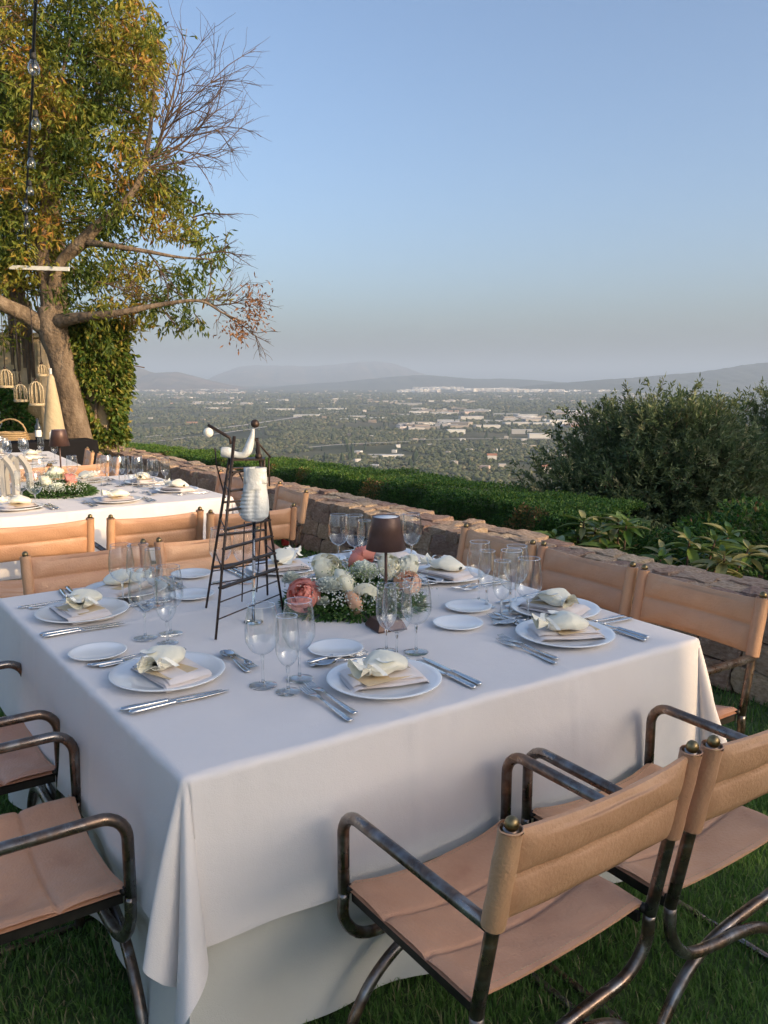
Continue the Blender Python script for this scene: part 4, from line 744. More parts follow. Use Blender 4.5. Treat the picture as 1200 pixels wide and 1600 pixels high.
# ---------------------------------------------------------------- flowers
def petal_mesh(k, m):
    mb = MB(); w = (.30, .42, .55)[k]
    def f(a, b):
        x = (a - .5) * 2; ww = w * math.sin(PI * min(.97, .12 + b * .72)) ** .7; bow = .20 * (1 - x * x); lip = max(0, b - .68) / .32
        return (x * ww, bow * (1 - .5 * b) - (.10, .26, .42)[k] * lip ** 2, b * (1 - .18 * x * x) - (.0, .06, .14)[k] * lip ** 2)
    mb.grid(f, 6, 7); return mb.mesh('petal', m)
PET = {c: [petal_mesh(k, M[c]) for k in range(3)] for c in ('rose_white', 'rose_coral', 'rose_peach')}
def rose(parent, c, loc, r, tilt, seed):
    q = np.random.default_rng(seed); t = bpy.data.objects.new('rose', None); COL.objects.link(t); t.parent = parent; t.location = loc; t.rotation_euler = tilt; t.empty_display_size = .02
    mb = MB(); mb.lathe([(0, 0), (r * .14, r * .12), (r * .12, r * .62), (r * .04, r * .74), (0, r * .68)], 10); mb.build('bud', M[c], t); n = 24
    for i in range(n):
        f = i / (n - 1); k = 0 if f < .3 else (1 if f < .66 else 2); o = obj('petal', PET[c][k], t, (0, 0, 0)); a = i * 2.399 + q.normal(0, .12); d = r * (.10 + .42 * f ** .9); o.location = (-math.sin(a) * d * .75, math.cos(a) * d * .75, r * .06 * (1 - f))
        L = r * (.92 - .10 * f); o.scale = (L * (.62 + .62 * f), L, L * (.92 - .10 * f)); o.rotation_euler = (-(.04 + .92 * f ** 1.35) + q.normal(0, .05), q.normal(0, .06), a)
    return t
def carnation(parent, loc, r, seed):
    q = np.random.default_rng(seed); mb = MB()
    for i in range(46):
        f = (i + .5) / 46; el = PI / 2 - 1.45 * f ** .7; a = i * 2.399; d = Vector((math.cos(a) * math.cos(el), math.sin(a) * math.cos(el), math.sin(el))); sd = Vector((-math.sin(a), math.cos(a), 0)); up = d.cross(sd); L = r * q.uniform(.85, 1.05)
        mb.grid(lambda u, v: d * L * (.25 + .75 * v) + sd * (u - .5) * r * .75 * v + up * (.07 * r * math.sin(u * 19 + i) * v + q.normal(0, .012) * r) + Vector((0, 0, r * .15)), 8, 3)
    return mb.build('carnation', M['carnation_white'], parent, True, loc)
def arrangement(P, rz, label, roses, carns, W_, D_, n, seed):
    t = thing('flower_arrangement', label, 'flowers', P, rz); r0 = np.random.default_rng(seed)
    for i, (c, x, y, z, r, tx, ty) in enumerate(roses): rose(t, c, (x, y, z), r, (tx, ty, i), seed * 20 + i)
    for i, (x, y, z, r) in enumerate(carns): carnation(t, (x, y, z), r, seed * 30 + i)
    mb = MB(); mb.lathe([(0, 0), (.5, 0), (.5, .04), (0, .05)], 20, sx=W_ * .6, sy=D_ * .6); mb.build('tray', M['rubber'], t)
    u = r0.uniform(-1, 1, (n, 2)); u = u[(u ** 2).sum(1) < 1]; m = len(u); h = (1 - (u ** 2).sum(1)) ** .5; c = np.stack([u[:, 0] * W_ / 2 * 1.02, u[:, 1] * D_ / 2 * 1.05, h * .085 * r0.uniform(.15, 1, m)], -1); d = np.stack([u[:, 0] * .9, u[:, 1] * .9, .25 + .5 * h - .5 * (1 - h)], -1) + r0.normal(0, .35, (m, 3))
    obj('greenery', leaves_mesh('greenery', c, d, r0.uniform(.022, .05, m), r0.uniform(.006, .013, m), M['fern'], .5), t)['kind'] = 'stuff'
    bs = np.array([(1, 0, 0), (0, 1, 0), (0, 0, 1), (-1, 0, 0), (0, -1, 0), (0, 0, -1)], float); bf = np.array([(0, 1, 2), (1, 3, 2), (3, 4, 2), (4, 0, 2), (1, 0, 5), (3, 1, 5), (4, 3, 5), (0, 4, 5)])
    cl = [(-.05, -.17, .075), (.03, -.175, .06), (.12, -.15, .07), (.17, -.05, .12), (.20, -.12, .08), (.10, .0, .13), (-.12, -.13, .09), (.21, .04, .10), (-.17, .02, .10), (.05, -.11, .115), (-.22, .0, .09), (-.02, -.14, .10)]; C_ = []
    for (x, y, z) in cl: C_.append(np.array((x * W_ / .46, y * D_ / .36, z)) + r0.normal(0, 1, (60, 3)) * np.array((.032, .024, .022)))
    C_ = np.concatenate(C_); C_[:, 2] = np.maximum(C_[:, 2], .012); q = len(C_); v, f = merge_shapes(bs, bf, C_, np.repeat(r0.uniform(.0022, .0045, q)[:, None], 3, 1), r0.uniform(0, 6, q)); obj('babys_breath', arr_mesh('babys_breath', v, f, M['breath'], True, np.repeat(r0.uniform(0, 1, q), 6)), t)['kind'] = 'stuff'
    C_ = np.concatenate([np.array((.0, -.03, .135)) + r0.normal(0, 1, (500, 3)) * np.array((.045, .04, .012)), np.array((-.09, .1, .13)) + r0.normal(0, 1, (300, 3)) * np.array((.035, .03, .012))]); q = len(C_); v, f = merge_shapes(bs, bf, C_, np.repeat(r0.uniform(.0018, .0036, q)[:, None], 3, 1), r0.uniform(0, 6, q)); obj('green_umbels', arr_mesh('green_umbels', v, f, M['greenlace'], True, np.repeat(r0.uniform(0, 1, q), 6)), t)['kind'] = 'stuff'
    return t
FP = pz(552, 945); FP.z = TZ; F_R = 0.0
def fl(u, v, dy=0.0):                                    # flower head spot in the arrangement's own frame
    p = at(u, v, FP.y + dy); return (p.x - FP.x, p.y - FP.y, p.z - FP.z)
RS = []
for c, u, v, dy, r, tx, ty in (('rose_coral', 475, 922, -.13, .054, 1.0, -.2), ('rose_white', 506, 884, .06, .062, .85, -.2), ('rose_peach', 545, 940, -.16, .045, 1.2, 0), ('rose_white', 571, 927, -.13, .048, 1.1, .2), ('rose_coral', 571, 870, .12, .056, .8, .1), ('rose_white', 640, 883, .08, .055, .9, .25), ('rose_peach', 636, 906, .0, .045, .7, .5), ('rose_white', 603, 880, .06, .05, .95, .1), ('rose_white', 530, 905, -.10, .048, 1.05, 0)):
    x, y, z = fl(u, v, dy); r *= 1.42; RS.append((c, x, y, z - r * .30, r, tx, ty))
CN = [(*fl(513, 915, -.14)[:2], fl(513, 915, -.14)[2] - .03, .055), (*fl(568, 893, .0)[:2], fl(568, 893, .0)[2] - .03, .062), (*fl(505, 938, -.15)[:2], fl(505, 938, -.15)[2] - .02, .03), (*fl(590, 925, -.1)[:2], fl(590, 925, -.1)[2] - .03, .03), (*fl(455, 900, -.02)[:2], fl(455, 900, -.02)[2] - .03, .04)]
arrangement(FP, 0, 'low arrangement of coral, peach and white roses around the brown lamp', RS, CN, .50, .40, 6500, 1)
P2 = pz(90, 772); P2.z = TZ
def f2(u, v, dy=0.0): p = at(u, v, P2.y + dy); return (p.x - P2.x, p.y - P2.y, p.z - P2.z)
R2 = [(c, *f2(u, v, dy)[:2], f2(u, v, dy)[2] - r * .5, r, tx, ty) for c, u, v, dy, r, tx, ty in (('rose_white', 86, 733, .05, .075, .4, 0), ('rose_coral', 107, 744, .0, .07, .6, .4), ('rose_white', 68, 748, -.1, .075, .7, -.2), ('rose_peach', 110, 757, -.05, .06, .7, .6), ('rose_coral', 46, 740, .0, .05, .5, -.4))]
C2 = [(*f2(89, 765, -.14)[:2], f2(89, 765, -.14)[2] - .02, .062), (*f2(80, 746, -.02)[:2], f2(80, 746, -.02)[2] - .02, .06)]
arrangement(P2, 0, 'white and coral flower arrangement on the sunlit second table', R2, C2, .52, .44, 5000, 2)
# ---------------------------------------------------------------- table lamps
def table_lamp(P, rz, label, k=1.0):
    t = thing('table_lamp', label, 'lamp', P, rz); t.scale = (k, k, k); a, b, h = .056, .042, .034
    mb = MB(); mb.add([(s * q, w * q, z) for q, z in ((a, 0), (a, .006), (b, h)) for s, w in ((-1, -1), (1, -1), (1, 1), (-1, 1))], [(3, 2, 1, 0), (8, 9, 10, 11)] + [(r * 4 + i, r * 4 + (i + 1) % 4, r * 4 + 4 + (i + 1) % 4, r * 4 + 4 + i) for r in range(2) for i in range(4)]); mb.build('base', M['lamp_metal'], t, False)
    mb = MB(); mb.tube([(0, 0, .034), (0, 0, .345)], .0055, 12); mb.build('stem', M['lamp_metal'], t)
    mb = MB(); mb.lathe([(.068, .285), (.0705, .285), (.048, .398), (.0465, .400), (.0455, .398), (.068, .287)], 40); mb.build('shade', M['lamp_metal'], t)
    mb = MB(); mb.lathe([(0, .3975), (.046, .3975), (.046, .394), (0, .394)], 32); mb.build('shade_top', M['white_top'], t)
q = pz(603, 980); table_lamp(Vector((q.x, q.y, TZ)), .45, 'brown metal table lamp with tapered shade standing before the flowers', .97)
q = pz(69, 768); table_lamp(Vector((q.x, q.y + .35, TZ)), .3, 'brown table lamp behind the flowers on the sunlit second table', 1.12)
# ---------------------------------------------------------------- iron ladder sculpture with ceramic pieces
def ladder():
    F = [pz(337, 1000), pz(322, 950), pz(442, 953), pz(418, 930)]; O = Vector((-.50, 2.78, TZ)); t = thing('ladder_sculpture', 'rusty iron ladder sculpture carrying white ceramic torso, arm and a globe', 'sculpture', O)
    Z = lambda u, v, Y: at(u, v, Y) - O; tops = [Z(366, 682, 2.80), Z(359, 716, 2.88), Z(402, 690, 2.86), Z(412, 716, 2.92)]; fe = [p - O for p in F]
    for p in fe: p.z = .001
    for a, b in zip(fe, tops): mb = MB(); mb.tube([a, a.lerp(b, .5), b], [.0042, .005, .006], 8); mb.build('leg', M['rust_iron'], t)
    def on(i, z): a, b = fe[i], tops[i]; return a.lerp(b, z / b.z)
    for i, z in enumerate((.062, .115)): mb = MB(); mb.tube([on(0, z), on(2, z)], .0024, 6); mb.build('rung', M['rust_iron'], t); mb = MB(); mb.tube([on(1, z + .03), on(3, z + .03)], .0024, 6); mb.build('rung', M['rust_iron'], t)
    for i in range(7):
        z = .16 + i * .062
        for a, b in (((0, 2), (1, 3)) if i % 2 == 0 else ((0, 2),)):
            p, q = on(a, z), on(b, z); d = (q - p); mb = MB(); mb.box((p + q) / 2, (d.length, .020, .0055), Matrix.Rotation(math.atan2(d.y, d.x), 3, 'Z')); mb.build('tread', M['rust_iron'], t, False)
        for a, b in ((0, 1), (2, 3)):
            if i % 2: mb = MB(); mb.tube([on(a, z), on(b, z)], .0024, 6); mb.build('brace', M['rust_iron'], t)
    for (u0, v0, u1, v1) in ((382, 815, 378, 940), (408, 815, 401, 925)): mb = MB(); mb.tube([Z(u0, v0, 2.86), Z(u1, v1, 2.95)], .0026, 6); mb.build('rod', M['rust_iron'], t)
    zz = tops[1].z; mb = MB(); mb.box(Z(388, 717, 2.88), (.115, .075, .006), Matrix.Rotation(.2, 3, 'Z')); mb.build('platform', M['rust_iron'], t, False)
    mb = MB(); mb.tube([Z(361, 694, 2.86), Z(359, 684, 2.86), Z(325, 664, 2.86)], .0055, 8); mb.build('lamp_arm', M['rust_iron'], t); mb = MB(); mb.ball(Z(325.5, 676, 2.855), .0175, 18); mb.build('globe', M['globe'], t)
    mb = MB(); mb.tube([Z(402, 716, 2.88), Z(402, 684, 2.88)], .0055, 8); mb.ball(Z(404, 713, 2.87), .013, 12); mb.build('post', M['rust_iron'], t); mb = MB(); mb.tube([Z(394, 681, 2.86), Z(423, 715, 2.90)], .0035, 6); mb.build('cross_bar', M['rust_iron'], t)
    mb = MB(); mb.tube([Z(336, 700, 2.9), Z(338, 726, 2.9), Z(352, 778, 2.93)], .0028, 6); mb.build('bent_rod', M['rust_iron'], t)
    for (u0, v0, u1, v1) in ((350, 755, 372, 735), (372, 735, 384, 760), (420, 715, 421, 760)): mb = MB(); mb.tube([Z(u0, v0, 2.9), Z(u1, v1, 2.9)], .003, 6); mb.build('wire', M['rust_iron'], t)
    arm = MB(); pts = spline([(*Z(346, 706, 2.85), .0165), (*Z(356, 707, 2.85), .019), (*Z(368, 711, 2.85), .0125), (*Z(380, 711, 2.85), .0125), (*Z(387, 704, 2.855), .0155), (*Z(391, 692, 2.86), .0135), (*Z(394, 680, 2.86), .0085), (*Z(396, 670, 2.86), .0045)], 5); arm.tube([p[:3] for p in pts], [p[3] for p in pts], 16); arm.build('ceramic_arm', M['ceramic'], t)
    mb = MB(); mb.ball(Z(398.5, 662, 2.86), .0152, 16); mb.build('ball', M['rust_iron'], t)
    b = MB(); c0 = Z(397, 812, 2.78); sc_ = .180                    # torso: flared, ribbed on one flank, dividing into two stumps above
    def torso(a, q):
        th = 2 * PI * a; w = float(np.interp(q, (0, .06, .2, .38, .55, .72, .8), (.034, .048, .051, .048, .042, .038, .036))); dpt = w * .72; g = 1 + .055 * math.sin(q * 84 + math.sin(th) * 2) * max(0, math.cos(th - PI * 1.15)) * (q < .58); cl = 1 - .22 * math.exp(-((math.sin(th) + 1) / .02)) * (q < .6)
        return (c0.x + w * g * cl * math.cos(th) + .010 * q, c0.y + dpt * g * cl * math.sin(th), c0.z + q * sc_)
    b.grid(torso, 40, 60)
    for sx in (-1, 1): b.tube([(c0.x + .008 + sx * .0205, c0.y, c0.z + sc_ * q) for q in (.70, .80, .92, 1.0)] , [.0215, .020, .018, .019], 18)
    b.ball((c0.x, c0.y, c0.z + .002), .036, 16, (1, .72, .25)); b.build('ceramic_torso', M['ceramic'], t)
    p, q = Z(397, 812, 2.78), pz(396, 972) - O; q.z = .003; mb = MB(); mb.tube([q, q.lerp(p, .5), p], .0058, 12); mb.build('clear_rod', M['glass'], t); mb = MB(); mb.lathe([(0, 0), (.034, 0), (.034, .003), (.008, .008), (0, .009)], 24, (q.x, q.y, 0)); mb.build('clear_base', M['glass'], t)
ladder()
# ---------------------------------------------------------------- what stands on the two tables behind
for i, (s, t, f, w, n_, p_) in enumerate([(.36, 4.16, 'in', 'at the frame edge of the sunlit table', .2, 1.2), (1.0, 4.13, 'in', 'in front on the sunlit table', -.2, 1.5), (1.53, 4.42, 'left', 'at the sunlit corner of the second table', .4, -1.2), (1.47, 5.05, 'left', 'behind the sunlit glasses of the second table', 0, 1.0), (1.10, 5.40, 'out', 'behind the coral rose of the second table', .3, 2), (.35, 5.40, 'out', 'behind the flowers of the second table', .3, 2)]):
    setting(T(s, t), FACE[f] + R(3), w, n_, p_, full=i in (1, 2))
for i, (s, t, f) in enumerate([(.45, 7.25, 'in'), (1.0, 7.25, 'in'), (1.12, 7.9, 'left'), (.3, 8.45, 'out'), (.85, 8.45, 'out')]):
    setting(T(s, t), FACE[f], 'on the third table by the tree', .2, 1 + i, full=False, group='place settings of the third table', cut=i < 3)
L2 = ['clear {} beside the arched grey frames', 'clear {} close to the sunlit flowers', 'clear {} behind the arched frames', 'clear {} among the sunlit flowers', 'clear {} behind the coral rose of the second table', 'clear {} between coral rose and brown chair', 'clear {} in the middle of the sunlit row', 'clear {} beside the middle of the sunlit row', 'clear {} towards the wall in the sunlit row', 'clear {} at the wall end of the sunlit row', 'clear {} behind the sunlit row by the wall', 'clear {} tucked in the sunlit row', 'clear {} in front of the sunlit row']
for i, (u, v) in enumerate(((35, 787), (56, 794), (24, 772), (62, 764), (114, 755), (159, 759), (187, 760), (196, 757), (208, 769), (216, 760), (240, 763), (259, 758), (168, 757))):
    kd = ('water_glass', 'wine_glass', 'champagne_flute')[(i * 2 + 1) % 3] if i > 3 else ('wine_glass' if i % 2 else 'water_glass'); q = pz(u, v); q.z = TZ; glass(kd, q, L2[i].format(kd.replace('_', ' ')), k=1.02)
for i in range(16):
    kd = ('wine_glass', 'water_glass', 'champagne_flute')[i % 3]; glass(kd, T(.18 + (i % 6) * .21 + random.uniform(-.04, .04), 7.45 + (i // 6) * .36 + random.uniform(-.08, .08), TZ), 'clear stemmed glass standing in the crowd on the third table', 'glasses on the third table')
def arched(P, rz, label, W_=.16, H_=.30):
    t = thing('arched_wood_frame', label, 'wooden frame', P, rz)
    for s in (-1, 1):
        mb = MB(); pts = [(s * W_ / 2, 0, 0), (s * W_ / 2, 0, H_ * .55), (s * W_ * .36, 0, H_ * .80), (s * .016, 0, H_)]; mb.tube(spline(pts, 5), .017, 4, True, flat=1.5); mb.build('side_slat', M['grey_wood'], t, False)
    mb = MB(); mb.box((0, 0, .012), (W_ * .8, .05, .022)); mb.build('bottom_rail', M['grey_wood'], t, False); mb = MB(); mb.box((0, .0, H_ * .48), (.03, .016, H_ * .90)); mb.build('mid_slat', M['grey_wood'], t, False)
q = pz(6, 781); arched(Vector((q.x, q.y, TZ)), .3, 'grey arched wooden frame at the frame edge on the sunlit table'); q = pz(25, 778); arched(Vector((q.x, q.y + .05, TZ)), .2, 'grey arched wooden frame closest to the flowers of the sunlit table')
# ---------------------------------------------------------------- the big terrace tree
TY = 12.4
def big_tree():
    base = at(133, 742, TY); base.z = 0; t = thing('terrace_tree', 'large leaning tree with golden green crown and bare twigs at the lawn end', 'tree', base); O = base
    px = lambda u, v, dy=0: at(u, v, TY + dy) - O
    r0 = np.random.default_rng(3)
    def limb(pts, n=6, mb=None, seg=10):
        pr = [(*px(u, v, dy), r) for u, v, dy, r in pts]; sp = spline(pr, n); mb.tube([p[:3] for p in sp], [max(p[3], .004) for p in sp], seg)
        return [(np.array(p[:3]), p[3]) for p in sp]
    tr = MB(); limb([(136, 748, 0, .26), (127, 705, 0, .21), (115, 650, 0, .19), (104, 600, 0, .18), (94, 555, 0, .18), (84, 520, 0, .21), (78, 480, 0, .17)], 8, tr, 16); tr.build('trunk', M['bark'], t)
    arms = [[(86, 525, 0, .17), (45, 495, -.1, .15), (0, 473, -.3, .13), (-70, 430, -.5, .09), (-130, 380, -.5, .05)],
            [(80, 490, 0, .19), (76, 455, 0, .15), (68, 420, .1, .13), (66, 360, .2, .10), (72, 300, .2, .085), (70, 240, .1, .06), (90, 150, 0, .04), (110, 60, 0, .02)],
            [(80, 470, 0, .14), (92, 415, -.1, .10), (128, 378, -.2, .12), (160, 345, -.2, .09), (200, 310, -.2, .065), (222, 268, -.2, .05), (235, 200, -.2, .035), (242, 120, -.2, .015)],
            [(80, 505, 0, .15), (120, 497, -.3, .10), (180, 490, -.5, .065), (240, 478, -.5, .045), (310, 470, -.5, .026), (350, 490, -.5, .017), (388, 506, -.5, .008)],
            [(130, 378, -.2, .07), (180, 385, -.4, .05), (230, 393, -.4, .036), (280, 402, -.4, .024), (330, 405, -.4, .012)],
            [(68, 400, .1, .09), (30, 330, .5, .07), (-10, 250, .8, .05), (-40, 150, .8, .03)],
            [(66, 340, .2, .07), (110, 250, .6, .05), (150, 160, .8, .035), (185, 80, .8, .02)],
            [(222, 268, -.2, .042), (246, 228, -.2, .03), (268, 155, -.2, .018), (284, 90, -.2, .010), (292, 45, -.2, .004)]]
    bp = []
    for a in arms:
        a = [(u, v, dy, r * .80) for u, v, dy, r in a]; mb = MB(); bp.append(limb(a, 6, mb, 9)); mb.build('limb', M['bark'], t)
    dead = MB()                                          # bare, fanning twigs on the outer side
    def grow(p, d, L, r, lev, drop):
        n = 5; pts = [np.array(p)]; d = np.array(d, float); d /= np.linalg.norm(d)
        for i in range(n):
            d = d + r0.normal(0, .13, 3) + np.array([0, 0, -drop * .12]); d /= np.linalg.norm(d); pts.append(pts[-1] + d * L / n)
        dead.tube(pts, np.linspace(r, r * .45, n + 1), 4 if r > .006 else 3, False)
        if lev > 0:
            for k in range(r0.integers(4, 8)):
                i = r0.integers(1, n + 1); dd = pts[i] - pts[i - 1]; dd /= np.linalg.norm(dd); grow(pts[i], dd + r0.normal(0, .48, 3) * np.array([1, .7, 1]), L * r0.uniform(.42, .7), max(r * .55, .0022), lev - 1, drop)
    for (u, v), (u2, v2), lev in [((268, 155), (285, 70), 2), ((275, 120), (318, 90), 2), ((262, 175), (240, 90), 2), ((255, 205), (350, 120), 3), ((240, 245), (360, 170), 3), ((232, 262), (355, 215), 3), ((240, 245), (320, 140), 3), ((262, 230), (345, 265), 3), ((228, 255), (300, 190), 3), ((250, 200), (362, 108), 3), ((300, 340), (355, 325), 3), ((258, 190), (330, 75), 3), ((262, 215), (372, 205), 3), ((240, 250), (340, 235), 3), ((246, 238), (300, 105), 3), ((232, 262), (362, 262), 3), ((225, 268), (290, 240), 3),
        ((310, 400), (380, 378), 3), ((300, 470), (402, 440), 3), ((350, 490), (410, 525), 3), ((330, 478), (395, 470), 3), ((320, 472), (350, 405), 2), ((345, 488), (340, 520), 2), ((250, 478), (280, 525), 2), ((180, 395), (220, 450), 3), ((230, 393), (280, 440), 3), ((150, 440), (230, 450), 3), ((200, 480), (220, 520), 2)]:
        p = np.array(px(u, v, -.3)); q = np.array(px(u2, v2, -.3 + r0.normal(0, .3))); L = np.linalg.norm(q - p); grow(p, q - p, L * .88, .012 if lev > 2 else .009, lev - 1, .25 if v2 > v - 40 else 0)
    dead.build('bare_twigs', M['twig'], t)['kind'] = 'stuff'
    blobs = [(60, 40, 90, 60, .8), (150, 40, 95, 55, .8), (215, 80, 45, 45, .9), (90, 130, 110, 65, 1), (190, 125, 62, 60, 1), (228, 110, 28, 36, .9), (60, 230, 90, 70, 1), (145, 225, 60, 60, .9), (225, 262, 42, 48, 1), (110, 315, 110, 50, .9), (215, 325, 75, 45, .9), (280, 340, 45, 36, .55), (40, 390, 60, 55, .9), (160, 400, 60, 40, .7), (330, 395, 26, 28, .8), (300, 365, 30, 25, .6), (240, 440, 62, 34, .8), (150, 460, 75, 45, .7), (255, 488, 55, 26, .8), (300, 500, 22, 12, .6),
             (20, 300, 45, 150, .8), (160, 520, 45, 45, .8), (-60, 100, 110, 150, .7), (-60, 330, 80, 110, .7), (60, -90, 150, 80, .7), (180, -60, 80, 50, .7), (30, 440, 50, 30, .5), (10, 520, 40, 22, .5), (315, 455, 45, 18, .35), (70, 180, 60, 60, .8), (225, 180, 26, 30, .6), (200, 40, 40, 40, .6), (255, 300, 40, 35, .6), (285, 300, 25, 22, .45), (195, 190, 25, 60, .35)]
    cs, ds, rn = [], [], []; tw = MB()
    for (u, v, ru, rv, den) in blobs:
        nk = int(den * ru * rv / 31)
        a = r0.uniform(0, 2 * PI, nk); q = np.sqrt(r0.uniform(0, 1, nk)); uu = u + ru * q * np.cos(a) * 1.05; vv = v + rv * q * np.sin(a) * 1.05; dy = .45 + r0.uniform(-1, 1, nk) * (.35 + 1.2 * np.sqrt(np.maximum(1 - q * q, 0)) * min(ru, rv) / 70)
        for i in range(nk):
            p = np.array(px(uu[i], vv[i], dy[i])); h = r0.uniform(.15, .4); d0 = np.array([r0.normal(0, .6), r0.normal(0, .6) - .1, r0.uniform(-.5, .5)]); nl = r0.integers(10, 19)
            if i % 3 == 0: tw.tube([p - d0 * h * .9, p, p + d0 * h * .6], [.010, .006, .003], 3, False)
            s = r0.uniform(-.6, .8, (nl, 1)); c = p + d0 * h * s + r0.normal(0, .05, (nl, 3)); d = d0 * .5 + r0.normal(0, .55, (nl, 3)) + np.array([0, 0, -.55]); cs.append(c); ds.append(d)
            b = .42 + .34 * math.sin(uu[i] * .035 + 1.3 * math.sin(vv[i] * .03)) + r0.uniform(-.22, .22); rn.append(np.clip(b + r0.normal(0, .16, nl) + (.25 if r0.uniform() < .08 else 0), 0, 1))
    cs, ds, rn = map(np.concatenate, (cs, ds, rn)); m = len(cs)
    obj('crown', leaves_mesh('crown', cs, ds, r0.uniform(.08, .15, m), r0.uniform(.026, .044, m), M['leaf_tree'], .45, .25, rn), t)['kind'] = 'stuff'
    tw.build('twigs', M['twig'], t)['kind'] = 'stuff'
    n = 420; w = r0.integers(0, 3, n); cc = np.array([px(*[(400, 465), (370, 515), (395, 490)][k], -.4) for k in w]) + r0.normal(0, .11, (n, 3))
    obj('dry_leaves', leaves_mesh('dry_leaves', cc, rdir(n) + np.array([0, 0, -.4]), r0.uniform(.05, .09, n), r0.uniform(.02, .035, n), M['leaf_dry'], .3), t)['kind'] = 'stuff'
    return m
big_tree()
def far_mass():                                         # dark foliage behind the tree, over the venue's pergola
    for lab, c, rad, n, s in (('dense evergreen behind the terrace tree over the hanging cages', at(10, 300, 15.2), (1.7, 1.0, 2.4), 8000, 1), ('tall evergreen behind the upper crown of the terrace tree', at(60, 60, 15.5), (1.6, 1.0, 1.8), 3800, 2)):
        r0 = np.random.default_rng(50 + s); t = thing('evergreen_tree', lab, 'tree', (c.x, c.y, 0)); O = np.array((c.x, c.y, 0)); u = r0.normal(0, 1, (n, 3)); u /= np.linalg.norm(u, axis=1, keepdims=True)
        p = np.array(c) + u * np.array(rad) * r0.uniform(.4, 1, (n, 1)) ** .5 * (1 + .22 * np.sin(u[:, :1] * 7) * np.sin(u[:, 2:] * 6 + s)); d = u + r0.normal(0, .6, (n, 3)) + np.array([0, 0, -.3])
        obj('crown', leaves_mesh('crown', p - O, d, r0.uniform(.10, .17, n), r0.uniform(.035, .055, n), M['leaf_tree'], .4, rnd=r0.uniform(0, .85, n)), t)['kind'] = 'stuff'
        mb = MB(); mb.tube([(0, 0, 0), (.1, 0, c.z * .5), (0, 0, c.z)], [.2, .16, .08], 8); mb.build('trunk', M['bark'], t)
far_mass()
# ---------------------------------------------------------------- ivy pillar, agave, things hanging and standing at the lawn end
def ivy_pillar():
    PY = 12.9; b = at(158, 700, PY); t = thing('ivy_pillar', 'stone pillar overgrown with sunlit ivy at the far end of the wall', 'pillar', (b.x, b.y, 0)); top = at(165, 515, PY).z; O = np.array((b.x, b.y, 0)); r0 = np.random.default_rng(9)
    mb = MB(); mb.box((0, 0, top / 2), (.36, .36, top), bev=.02); mb.build('shaft', M['pillar'], t, False)
    st = MB()
    for k in range(7):
        a = r0.uniform(0, 6.28); st.tube(spline([(.26 * math.cos(a + .4 * i + r0.normal(0, .2)), .26 * math.sin(a + .4 * i), top * i / 6) for i in range(7)], 4), [.03] * 25, 6)
    st.build('vine_stems', M['bark'], t); n = 15000; h = r0.uniform(.10, 1.06, n); a = r0.uniform(0, 6.28, n); z = h * top
    rad = .20 + .17 * np.abs(np.sin(z * 2.6 + a * 1.5)) * (h > .25) + .22 * np.clip(h - .35, 0, 1) + r0.normal(0, .05, n); c = np.stack([rad * np.cos(a), rad * np.sin(a), z], -1); keep = (r0.uniform(0, 1, n) < .12 + .88 * (h > .28)) & (np.sin(z * 5 + a * 2.3) * np.sin(a * 3 + z * 2) < .55); c, a = c[keep], a[keep]; n = len(c)
    d = np.stack([np.cos(a) * .7, np.sin(a) * .7, np.full(n, -.6)], -1) + r0.normal(0, .45, (n, 3)); obj('ivy', leaves_mesh('ivy', c, d, r0.uniform(.07, .12, n), r0.uniform(.045, .075, n), M['leaf_ivy'], .3), t)['kind'] = 'stuff'
    q = at(190, 705, 12.4); y = thing('spiky_agave', 'spiky sunlit plant with narrow leaves at the foot of the ivy pillar', 'plant', (q.x, q.y, .15))
    for i in range(34):
        aa = r0.uniform(0, 6.28); el = r0.uniform(.25, 1.35); L = r0.uniform(.4, .65); d = Vector((math.cos(aa) * math.cos(el), math.sin(aa) * math.cos(el), math.sin(el))); sd = Vector((-math.sin(aa), math.cos(aa), 0)); mb = MB()
        P = [d * L * f + Vector((0, 0, -.10 * f * f)) for f in (0, .35, .7, 1)]; W = [.022, .026, .018, .002]
        mb.add([p + sd * w * s + Vector((0, 0, -.0 if s else -.008)) for p, w in zip(P, W) for s in (-1, 0, 1)], [(3 * j + k, 3 * j + k + 1, 3 * j + k + 4, 3 * j + k + 3) for j in range(3) for k in range(2)]); mb.build('leaf', LEAFMAT[2 if i % 3 else 1], y)
ivy_pillar()
def cage(c, r, h, lab):
    t = thing('hanging_cage', lab, 'bird cage', c); mb = MB(); mb.lathe([(r, 0), (r * 1.06, .01), (r * 1.06, .03), (r, .035)], 16); mb.lathe([(0, .0), (r, .0)], 16); mb.build('base', M['cream_cloth'], t)
    for i in range(10):
        a = 2 * PI * i / 10; mb = MB(); mb.tube([(r * .96 * math.cos(a) * f, r * .96 * math.sin(a) * f, z) for f, z in ((1, .03), (1, h * .6), (.93, h * .75), (.65, h * .9), (.2, h * .985), (.05, h))], .008, 5); mb.build('bar', M['cream_cloth'], t)
    mb = MB(); mb.ball((0, 0, h + .02), .025, 8); mb.tube([(0, 0, h), (0, 0, h + 1.0)], .006, 4); mb.build('hanger', M['rust_iron'], t)
cage(at(10, 606, 12.2), .095, .27, 'cream wire bird cage with domed top hanging lowest over the basket'); cage(at(33, 628, 11.8), .09, .25, 'cream wire bird cage hanging in front of the stone pier'); cage(at(58, 634, 11.6), .10, .34, 'tall cream bird cage hanging beside the tree trunk'); cage(at(66, 588, 12.3), .07, .17, 'small cream bird cage hanging high beside the trunk'); cage(at(25, 606, 12.8), .075, .25, 'slim cream bird cage hanging among dark cords')
